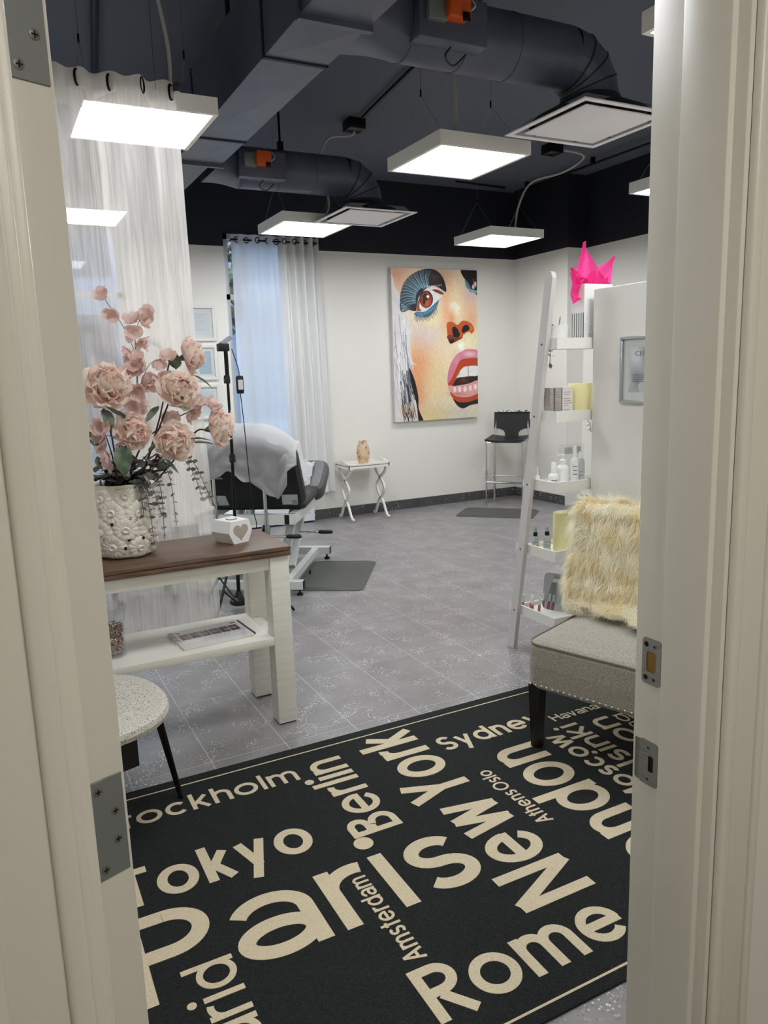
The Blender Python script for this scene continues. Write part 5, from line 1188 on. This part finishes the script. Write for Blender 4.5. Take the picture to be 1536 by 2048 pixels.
print_panel('picture', paint_img(), lambda u, v: (.002+(PW-.004)*u, YP-.0008, PH-.002-(PH-.004)*v), vcol_mat('oil_paint', .38), pa)
def doc_img(tint, n, seed, hd=None):
    h, wd = 64, 50; rr = random.Random(seed); im = np.full((h, wd, 3), 1.)*np.array(tint)
    for k in range(n):
        y = int(8+(h-18)*k/n); x0 = rr.randint(4, 14); x1 = rr.randint(24, 44); im[y, x0:x1:2] = (120, 120, 130) if not hd or k else hd
    return im
FRW = mat('frame_white', (226, 225, 222), .4)
for (z0, tint, n, sd, lb, x1) in ((1.858, (222, 224, 230), 8, 1, 'top of three white framed certificates by the window', 2.028), (1.492, (176, 196, 210), 5, 2, 'middle framed certificate with a blue sheet by the window', 2.022), (1.12, (214, 220, 226), 8, 3, 'bottom of three white framed certificates by the window', 2.024)):
    frame('framed_certificate', lb, .30, .33, (x1-.30, YB-.001, z0), 0, .028, FRW, doc_img(tint, n, sd, (200, 90, 90)), .03, 'white framed certificates by the window', 'certificate', (226, 228, 234))
# window curtains
wr = thing('curtain_rod', 'thin dark curtain rod across the window', 'curtain rod', (2.63, 7.285, 2.785))
MB().cyl((-.42, 0, 0), (.50, 0, 0), .008, 10).build('rod', BLACKM, wr)
for xx in (-.40, .48): MB().box(xx-.008, xx+.008, 0, .084, -.01, .01).build('bracket', BLACKM, wr, smooth=False)
def drape(name, label, x0, x1, zt, zb, nf, amp, m, mband, ngr, spread0, spread1):
    t = thing(name, label, 'curtain', ((x0+x1)/2, 7.285, 0)); hw = (x1-x0)/2
    def f(u, v):
        k = 1-v; x = -hw+2*hw*u; x = x+(spread0*(1-u)+spread1*u)*k
        return (x+.006*math.sin(v*7+u*9)*k, amp*math.sin(u*nf*2*PI+.7)*(1-.2*k)+.008*math.sin(u*nf*5.3+v*4), zb+(zt-zb)*v)
    MB().grid(f, 150, 24).build('drape', m, t, fix=False, ang=180)
    if mband: MB().grid(lambda u, v: (-hw+2*hw*u, amp*1.04*math.sin(u*nf*2*PI+.7)+.002+.008*math.sin(u*nf*5.3+4), zt-.10+.10*v), 120, 2).build('heading_band', mband, t, fix=False, ang=180)
    for k in range(ngr):
        u = (k+.5)/ngr; x = -hw+2*hw*u; yy = amp*math.sin(u*nf*2*PI+.7)
        MB().tube([(x+.021*math.cos(a), yy-.008, 2.785+.025*math.sin(a)) for a in [2*PI*q/16 for q in range(17)]], .0045, 6).build('grommet', BLACKM, t)
SHEER2 = sheer_mat('window_sheer', (248, 249, 250), .80); SHEER2B = sheer_mat('window_sheer_band', (226, 228, 234), .8)
BLACKOUT = mat('curtain_grey', (226, 226, 224), .8)
drape('window_sheer', 'translucent sheer curtain over the left half of the window', 2.215, 2.715, 2.835, .42, 3.5, .022, SHEER2, SHEER2B, 5, -.02, .0)
drape('window_drape', 'pale grey opaque curtain gathered at the right side of the window', 2.675, 3.09, 2.835, .30, 4.5, .040, BLACKOUT, None, 4, .03, .07)
bh = thing('baseboard_heater', 'white baseboard heater on the floor below the window', 'heater', (2.25, YB-.013, 0))
mb = MB().prism([(-.10, .02), (-.015, .02), (-.015, .20), (-.06, .215), (-.085, .205), (-.10, .18)], -.55, .66, Matrix(((0, 0, 1, 0), (1, 0, 0, 0), (0, 1, 0, 0), (0, 0, 0, 1)))); mb.build('casing', mat('heater_white', (222, 226, 232), .35), bh, smooth=False)
MB().box(-.54, .65, -.09, -.02, 0, .02).build('plinth', DUCTD, bh, smooth=False); MB().box(.5, .62, -.1008, -.0995, .10, .104).build('slot', PRINTG, bh, smooth=False)
ou = thing('wall_outlet', 'white wall outlet behind the bar stool', 'outlet', (5.149, YB-.0005, .31)); MB().rbox(-.036, .036, -.007, 0, -.058, .058, .003).build('cover_plate', PLASTW, ou); MB().rbox(-.018, .018, -.0085, -.006, -.036, .036, .002).build('socket', mat('socket_grey', (150, 152, 156), .4), ou)

# ================================================================== SIDE TABLE WITH VASE
st = thing('tray_table', 'small white tray table with curvy crossed legs against the back wall', 'table', (3.43, 7.15, 0))
ww, dd, zt = .235, .165, .575
MB().rbox(-ww, ww, -dd, dd, zt-.004, zt+.006, .002, 1).build('tray_floor', WHITE, st)
for yy in (-dd, dd-.012): MB().rbox(-ww, ww, yy, yy+.012, zt-.028, zt+.022, .002, 1).build('tray_side', WHITE, st)
for xx in (-ww, ww-.012):
    pr = [(-dd, zt-.028), (dd, zt-.028), (dd, zt+.022), (.09, zt+.035), (.05, zt+.05), (-.05, zt+.05), (-.09, zt+.035), (-dd, zt+.022)]
    e_ = MB().prism(pr, xx, xx+.012, Matrix(((0, 0, 1, 0), (1, 0, 0, 0), (0, 1, 0, 0), (0, 0, 0, 1)))).build('tray_end', WHITE, st, smooth=False)
    MB().prism(rrect(-.035, .035, zt+.014, zt+.034, .009, 4), xx-.0006, xx+.0126, Matrix(((0, 0, 1, 0), (1, 0, 0, 0), (0, 1, 0, 0), (0, 0, 0, 1)))).build('handle_slot', mat('slot_shadow', (226, 226, 224), .7), e_, smooth=False)
for xx in (-.205, .205):
    for sg_ in (-1, 1):
        pts = [(xx, sg_*.135, .545), (xx, sg_*.10, .49), (xx, sg_*.015, .43), (xx, -sg_*.075, .35), (xx, -sg_*.08, .29), (xx, -sg_*.015, .21), (xx, sg_*.05, .16), (xx, sg_*.105, .07), (xx, sg_*.145, .018), (xx, sg_*.17, .028)]
        p = bez(pts, 40); mb = MB()
        for i in range(len(p)-1):
            d = (p[i+1]-p[i]); mb.beam(p[i]-d*.1, p[i+1]+d*.1, .022, .020, (1, 0, 0))
        mb.build('leg', WHITE, st, ang=60)
        b = MB().rbox(xx-.012, xx+.012, sg_*.135-.03, sg_*.135+.03, .535, .549, .002, 1).build('corner_block', WHITE, st)
VASM = mat('painted_vase', (206, 178, 150), .3, noise=(22, (176, 120, 60), .48, .56))
nt = VASM.node_tree; v_ = nt.nodes.new('ShaderNodeTexVoronoi'); v_.inputs['Scale'].default_value = 17; g_ = nt.nodes.new('ShaderNodeNewGeometry'); nt.links.new(g_.outputs['Position'], v_.inputs['Vector'])
rmp = nt.nodes.new('ShaderNodeValToRGB'); rmp.color_ramp.elements[0].position = .22; rmp.color_ramp.elements[0].color = lin((186, 66, 84)); rmp.color_ramp.elements[1].position = .34; rmp.color_ramp.elements[1].color = lin((226, 206, 170))
nt.links.new(v_.outputs['Distance'], rmp.inputs[0]); mx_ = nt.nodes.new('ShaderNodeMix'); mx_.data_type = 'RGBA'; mx_.inputs[0].default_value = .5
bs_ = nt.nodes['Principled BSDF']; old = bs_.inputs['Base Color'].links[0].from_socket; nt.links.new(old, mx_.inputs[6]); nt.links.new(rmp.outputs[0], mx_.inputs[7]); nt.links.new(mx_.outputs[2], bs_.inputs['Base Color'])
vv_ = thing('painted_vase', 'small vase painted yellow and red on the tray table', 'vase', (3.432, 7.13, zt+.006)); MB().lathe([(0, 0), (.05, 0), (.054, .01), (.066, .07), (.070, .12), (.062, .18), (.046, .215), (.042, .225), (.047, .238), (.041, .238), (.037, .22), (0, .2)], 28).build('body', VASM, vv_)

# ================================================================== BAR STOOL
sa = math.atan2(-.77, .64); S0 = Vector((4.85, 6.95, 0))+Vector((.64, -.77, 0))*.21+Vector((.77, .64, 0))*.18
bs = thing('bar_stool', 'black and chrome bar stool standing in the far corner', 'stool', S0, sa)
SZ = .745
mb = MB().grid(lambda u, v: ((u-.5)*.43, -.19+.36*v+.0, SZ+.018*((u-.5)*2)**2-.012*math.cos(v*3)), 14, 10); mb.grid(lambda u, v: ((u-.5)*.43, -.19+.36*v, SZ-.018+.014*((u-.5)*2)**2-.012*math.cos(v*3)), 14, 10)
n1 = 15*11
for i in range(14): mb.f.append((i*11, (i+1)*11, (i+1)*11+n1, i*11+n1)); mb.f.append((i*11+10, i*11+10+n1, (i+1)*11+10+n1, (i+1)*11+10))
for j in range(10): mb.f.append((j, j+n1, j+1+n1, j+1)); mb.f.append((14*11+j, 14*11+j+1, 14*11+j+1+n1, 14*11+j+n1))
mb.build('seat', LEATHER, bs, ang=60)
# back: waisted panel
out = [(-.075, 0), (.075, 0), (.078, .05), (.095, .075), (.14, .095), (.205, .10), (.205, .285), (-.205, .285), (-.205, .10), (-.14, .095), (-.095, .075), (-.078, .05)]
MB().prism(out, -.009, .009, Matrix.Translation((0, .175, SZ-.004)) @ Matrix.Rotation(R(84), 4, 'X')).build('backrest', LEATHER, bs, smooth=False)
mb = MB().rbox(-.17, .19, -.03, .005, .282, .30, .006, 2, Matrix.Translation((0, .20, SZ-.0))); mb.build('patterned_cushion_edge', mat('cushion_pattern', (232, 230, 228), .8, noise=(40, (30, 30, 32), .5, .56)), bs)
for sx in (-1, 1):
    MB().cyl((sx*.205, -.18, .001), (sx*.20, -.175, SZ-.01), .0095, 10).build('leg', CHROME, bs)
    MB().tube([(sx*.205, .175, .001), (sx*.20, .172, SZ), (sx*.185, .19, SZ+.12), (sx*.18, .205, SZ+.24)], [.016, .016, .013, .012], 12).build('leg', CHROME, bs)
    MB().cyl((sx*.203, -.175, SZ-.03), (sx*.203, .175, SZ-.03), .008, 8).build('seat_rail', CHROME, bs)
    MB().cyl((sx*.205, -.178, .27), (sx*.205, .175, .30), .007, 8).build('stretcher', CHROME, bs)
MB().cyl((-.205, -.178, .27), (.205, -.178, .27), .011, 10).build('footrest', CHROME, bs); MB().cyl((-.205, .175, .30), (.205, .175, .30), .007, 8).build('stretcher', CHROME, bs); MB().cyl((-.203, -.175, SZ-.03), (.203, -.175, SZ-.03), .008, 8).build('seat_rail', CHROME, bs)
# anti-fatigue mats
def fmat(label, c, rot, a, b):
    t = thing('floor_mat', label, 'mat', c, rot, 'grey anti-fatigue mats'); o0 = rrect(-a, a, -b, b, .04, 5); o1 = rrect(-a+.035, a-.035, -b+.035, b-.035, .03, 5); n = len(o0)
    mb = MB().add([(x, y, .0) for x, y in o0]+[(x, y, .004) for x, y in o0]+[(x, y, .018) for x, y in o1], [tuple(range(n))[::-1], tuple(range(2*n, 3*n))]+[(k, (k+1) % n, n+(k+1) % n, n+k) for k in range(n)]+[(n+k, n+(k+1) % n, 2*n+(k+1) % n, 2*n+k) for k in range(n)])
    mb.build('mat_body', MATG, t, ang=12)
u_, v__ = Vector((.552, .834, 0)), Vector((.834, -.552, 0))
c1 = Vector((2.207, 4.668, .0))+u_*.42-v__*.26; fmat('grey floor mat beside the treatment bed', c1, math.atan2(.834, .552), .42, .26)
fmat('grey floor mat in front of the bar stool', Vector((4.693, 6.509, 0)), math.atan2(-.588, .553), .405, .245)

# ================================================================== TREATMENT BED
BO = Vector((1.771, 4.841, 0))            # near right corner of the base
bed = thing('treatment_bed', 'black treatment bed on a white lift frame, backrest raised', 'treatment bed', BO, math.atan2(v__.y, v__.x))
# local x = v (right), y = u (away); near right corner at the origin
BWH = mat('bed_frame', (206, 212, 206), .4); WD = .66
fz = (.045, .105)
for yy in (0, 1.05):
    MB().rbox(-WD-.06, .06, yy-.03, yy+.03, fz[0], fz[1], .003, 1).build('base_beam', BWH, bed)
    MB().box(.0595, .063, yy-.029, yy+.029, fz[0]+.001, fz[1]-.001).build('end_cap', BLACK, bed, smooth=False)
for xx in (-.06, -WD+.06): MB().beam((xx, .03, .075), (xx, 1.02, .075), .05, .05).build('base_rail', BWH, bed)
for (xx, yy) in ((.03, 0), (-WD-.03, 0), (.03, 1.05), (-WD-.03, 1.05), (-.0, .5)): MB().lathe([(.022, 0), (.024, .012), (.014, .018), (.008, .022), (.008, .046), (0, .046)], 14, (xx, yy, 0)).build('levelling_foot', BLACK, bed)
UZ = (.505, .575)                        # upper frame
for (a, b) in (((-WD, -.0, .54), (.02, -.0, .54)), ((-WD, .95, .54), (.02, .95, .54)), ((.0, .0, .54), (.0, .95, .54)), ((-WD+.02, .0, .54), (-WD+.02, .95, .54))): MB().beam(a, b, .05, .07).build('upper_beam', BWH, bed)
MB().box(-.045, -.012, -.0265, -.0245, .507, .573).build('end_cap', BLACK, bed, smooth=False)
for xx in (-.12, -WD+.12):
    MB().beam((xx, .08, .10), (xx, .62, .52), .04, .06, (1, 0, 0)).build('lift_arm', BWH, bed); MB().beam((xx, .40, .10), (xx, .95, .52), .04, .06, (1, 0, 0)).build('lift_arm', BWH, bed)
MB().cyl((-.33, .15, .12), (-.33, .6, .46), .022, 12).build('lift_cylinder', STEEL, bed)
# backrest: panel leaning towards the doorway
ba = R(33); bd = Vector((0, -math.sin(ba), math.cos(ba))); bn_ = Vector((0, -math.cos(ba), -math.sin(ba)))      # up along panel, outward (back) normal
B0 = Vector((-WD/2+.06, .12, .615)); PHh = .60
def bp(x, s, o_=0): return B0+Vector((x, 0, 0))+bd*s+bn_*o_
def stop(x): return PHh*(.66+.34*math.sqrt(max(0, 1-(x/.3372)**2)))
mb = MB(); o0 = [(-.30, 0), (.30, 0), (.335, .04)]+[(.337*math.cos(a), stop(.337*math.cos(a))) for a in [PI*k/20 for k in range(21)]]+[(-.335, .04)]
n = len(o0); f0 = [bp(x, s, .0) for x, s in o0]; f1 = [bp(x*.985, s*.985+.004, .018) for x, s in o0]; mb.add(f0+f1, [tuple(range(n)), tuple(range(n, 2*n))]+[(k, (k+1) % n, n+(k+1) % n, n+k) for k in range(n)]); mb.build('backrest_board', BLACK, bed, smooth=False)
mb = MB(); prev = None
for (ins, o_) in ((.0, -.001), (-.012, -.02), (-.014, -.06), (.0, -.09), (.03, -.105)):
    cur = [bp(x*(1-ins*3), PHh/2+(s-PHh/2)*(1-ins*3), o_) for x, s in o0]
    if prev: mb.add(prev+cur, [(k, (k+1) % n, n+(k+1) % n, n+k) for k in range(n)])
    prev = cur
mb.add(prev, [tuple(range(n))]); mb.build('backrest_cushion', LEATHER, bed, ang=70)
# seat and raised leg rest
mb = MB(); prev = None; o1 = rrect(-.33, .33, .10, .66, .05, 5); n = len(o1)
for (ins, z) in ((.01, .578), (-.0, .585), (-.005, .61), (.006, .63), (.03, .638)):
    cur = [(B0.x+x*(1-ins*2), (y-.38)*(1-ins*2)+.38+.06, z+.05*(y-.1)) for x, y in o1]
    if prev: mb.add(prev+cur, [(k, (k+1) % n, n+(k+1) % n, n+k) for k in range(n)])
    else: mb.add(cur, [tuple(range(n))])
    prev = cur
mb.add(prev, [tuple(range(n))]); mb.build('seat_cushion', LEATHER, bed, ang=70)
la = R(27); lo = Vector((B0.x, .70, .555)); lu = Vector((0, math.cos(la), math.sin(la))); ln_ = Vector((0, -math.sin(la), math.cos(la)))
mb = MB(); prev = None; o2 = rrect(-.335, .36, 0, .42, .08, 5)
for (ins, h_) in ((.012, -.01), (.0, .01), (-.006, .05), (.004, .085), (.04, .10)):
    cur = [lo+Vector((x*(1-ins*2), 0, 0))+lu*(.21+(s-.21)*(1-ins*2))+ln_*h_ for x, s in o2]
    if prev: mb.add(prev+cur, [(k, (k+1) % n, n+(k+1) % n, n+k) for k in range(n)])
    else: mb.add(cur, [tuple(range(n))])
    prev = cur
mb.add(prev, [tuple(range(n))]); mb.build('leg_rest_cushion', LEATHERG, bed, ang=70)
for sx in (-1, 1):
    q = [bp(sx*.19, .03, .021), bp(sx*.30, .03, .021), bp(sx*.31, .12, .021), bp(sx*.20, .12, .021)]
    o = MB().add(q+[p+bn_*.004 for p in q], [(0,1,2,3),(7,6,5,4),(0,1,5,4),(1,2,6,5),(2,3,7,6),(3,0,4,7)]).build('hinge_plate', mat('plate_grey', (188, 192, 190), .4, .3), bed, smooth=False)
    MB().obox(bp(sx*.28, .05, .028), (.016, 0, 0), bd*.018, bn_*.004).build('bracket', STEEL, o, smooth=False)
for (xx, top) in ((-.52, .83), (-.17, .76)):
    MB().cyl((xx, -.035, .30), (xx, -.035, top), .0135, 12).build('support_post', CHROME, bed)
    MB().beam((xx, -.035, .40), (xx, .0, .52), .03, .03).build('post_clamp', STEEL, bed)
MB().rbox(-.59, -.45, -.06, -.01, .83, .84, .003).build('post_plate', STEEL, bed)
for (xa_, yy, zz) in ((-.17, -.06, .43), (-.02, .30, .385)):
    MB().cyl((xa_, yy, zz), (xa_+.17, yy, zz), .007, 8).build('lever', CHROME, bed); MB().tube([(xa_+.14, yy, zz), (xa_+.16, yy, zz), (xa_+.23, yy, zz), (xa_+.245, yy, zz)], [.010, .015, .014, .009], 12).build('lever_grip', BLACK, bed)
MB().cyl((-.02, .30, .38), (-.02, .30, .52), .006, 8).build('lever_rod', CHROME, bed)
# disposable cover over the backrest
cv = thing('bed_cover', 'white disposable paper cover draped over the raised bed backrest', 'cover', BO, math.atan2(v__.y, v__.x))
def hem(x):
    """height up the board (from its foot) at which the paper ends, by position"""
    pts = [(-.37, .22), (-.30, .25), (-.17, .34), (-.12, .36), (-.05, .31), (.12, .17), (.18, .10), (.23, .17), (.27, .24), (.29, .36), (.37, .40)]
    for (x0, h0), (x1, h1) in zip(pts, pts[1:]):
        if x0 <= x <= x1: return h0+(h1-h0)*(x-x0)/(x1-x0)
    return .4
def cov(u, v):
    x = -.362+.724*u; wr_ = .010*math.sin(x*27+v*9)+.008*math.sin(x*15-v*23+1)+.005*math.sin(x*60+v*34); xc = max(-.335, min(.335, x)); st_ = stop(xc*.98)+.028
    if v < .35: p = bp(x, st_*(.25+.75*v/.35), -.118-abs(wr_)*.6)
    elif v < .5:
        a = (v-.35)/.15*PI; p = bp(x, st_+.030*math.sin(a)+wr_*.4, -.118+.15*(1-math.cos(a))/2)
    else:
        f = (v-.5)/.5; h_ = min(hem(x), st_-.03); p = bp(x*(1-.02*f), st_+(h_-st_)*f, .032+abs(wr_)*(.4+f*.8)+.014*f+.012*math.sin(x*40+f*3)*f)
    return p
MB().grid(cov, 70, 60).build('paper', SHEETM, cv, fix=False, ang=35)
cc = thing('crumpled_cover', 'crumpled white paper lying on the bed leg rest', 'paper', BO, math.atan2(v__.y, v__.x))
rr = random.Random(9); hv = [[rr.uniform(-.02, .035) for _ in range(12)] for _ in range(12)]
def crum(u, v):
    i, j = min(10, int(u*11)), min(10, int(v*11)); k, m_ = u*11-i, v*11-j; h_ = (hv[i][j]*(1-k)+hv[i+1][j]*k)*(1-m_)+(hv[i][j+1]*(1-k)+hv[i+1][j+1]*k)*m_
    return lo+Vector((-.16+.42*u, 0, 0))+lu*(.02+.32*v)+ln_*(.125+h_+.06*math.sin(PI*u)*math.sin(PI*v))
MB().grid(crum, 22, 22).build('paper', SHEETM, cc, fix=False, ang=20)

# ================================================================== LIGHT STAND
ls2 = thing('light_stand', 'black tripod light stand beside the treatment bed', 'light stand', (1.322, 4.685, 0))
MB().tube([(0, 0, .10), (.006, 0, .58)], .0125, 10).build('pole', BLACKM, ls2); MB().tube([(.006, 0, .56), (.02, 0, 1.12)], .0105, 10).build('pole', BLACKM, ls2)
MB().tube([(.02, 0, 1.08), (.022, 0, 1.52)], .0088, 10).build('pole', BLACKM, ls2); MB().tube([(.022, 0, 1.47), (.022, 0, 1.665)], .013, 12).build('upper_sleeve', BLACKM, ls2)
for z in (.57, 1.0, 1.49):
    c_ = MB().lathe([(.020, 0), (.021, .025), (.018, .05), (0, .05)], 12, (.006 if z < .6 else .018, 0, z-.02)).build('clamp', BLACK, ls2); MB().cyl((.0, -.02, z), (-.0, -.045, z), .009, 8).build('clamp_knob', BLACK, ls2)
hub = MB().lathe([(0, .052), (.05, .052), (.062, .062), (.062, .085), (.03, .10), (.016, .14), (0, .14)], 18).build('base_hub', BLACK, ls2)
for k, a in enumerate((R(-132), R(-32), R(110))):
    dx, dy = math.cos(a), math.sin(a)
    for off in (-.012, .012):
        pass
    MB().tube([(dx*.02, dy*.02, .46), (dx*.24, dy*.24, .16), (dx*.36, dy*.36, .008)], .0085, 8).build('leg', BLACKM, ls2)
    MB().tube([(dx*.05, dy*.05, .085), (dx*.21, dy*.21, .20)], .006, 8).build('brace', BLACKM, ls2)
MB().rbox(-.028, .042, -.022, .022, 1.665, 1.712, .004).build('mount', BLACK, ls2)
MB().obox((.03, .01, 1.728), (.03, 0, .020), (0, .03, 0), (-.006, 0, .010)).build('lamp_head', mat('lamp_grey', (140, 148, 160), .35, .3), ls2, smooth=False)
MB().tube(bez([(.055, -.02, 1.68), (.085, -.03, 1.56), (.088, -.03, 1.51)], 12), .003, 6).build('cable', BLACK, ls2)
dv = MB().rbox(.066, .112, -.045, -.018, 1.405, 1.515, .010, 3).build('inline_switch', BLACK, ls2); MB().box(.074, .104, -.0458, -.0448, 1.43, 1.49).build('switch_label', mat('label_silver', (190, 192, 194), .5), dv, smooth=False)
MB().tube(bez([(.089, -.03, 1.405), (.10, -.03, 1.2), (.11, -.03, .9), (.125, -.03, .66), (.14, -.02, .55), (.10, .0, .3), (.12, .03, .01)], 40), .003, 6).build('cable', BLACK, ls2)

# ================================================================== ring lamp and trolley glimpsed through the sheer curtain
rl = thing('ring_lamp', 'white ring lamp on a stand seen faintly through the sheer curtain', 'lamp', (1.07, 5.78, 0)); LG = mat('lamp_white', (206, 208, 212), .4)
MB().tube([(.13*math.cos(a), -.02, 1.66+.13*math.sin(a)) for a in [2*PI*k/36 for k in range(37)]], .018, 10).build('ring', LG, rl); MB().tube(bez([(0, 0, .06), (0, .02, .8), (0, .02, 1.35), (0, 0, 1.53)], 20), .012, 10).build('pole', LG, rl); MB().lathe([(0, 0), (.17, 0), (.17, .02), (.03, .05), (.014, .08), (0, .08)], 24).build('base', LG, rl)
tl2 = thing('trolley', 'white trolley behind the sheer curtain beside the bed', 'trolley', (.84, 5.35, 0)); 
for z in (.16, .48, .78): MB().rbox(-.2, .2, -.16, .16, z, z+.02, .004).build('shelf', LG, tl2)
for (xx, yy) in ((-.18, -.14), (.18, -.14), (-.18, .14), (.18, .14)): MB().cyl((xx, yy, .045), (xx, yy, .86), .011, 8).build('post', LG, tl2); MB().lathe([(.0, 0), (.018, 0), (.022, .02), (.018, .045), (0, .045)], 12, (xx, yy, .0)).build('caster', BLACK, tl2)
sq_bottle('amber_bottle', 'small amber bottle on the trolley next to the bed', 'bottle', (.99, 5.26, .80), .024, .07, .03, BLACK, mat('amber', (176, 104, 52), .3), 'cap')
jr = thing('white_jar', 'white jar on the trolley behind the sheer curtain', 'jar', (.86, 5.30, .80)); MB().lathe([(0, 0), (.04, 0), (.042, .06), (.036, .065), (0, .065)], 20).build('jar', PLASTW, jr); MB().lathe([(.041, .065), (.041, .085), (0, .088)], 20).build('lid', STEEL, jr)
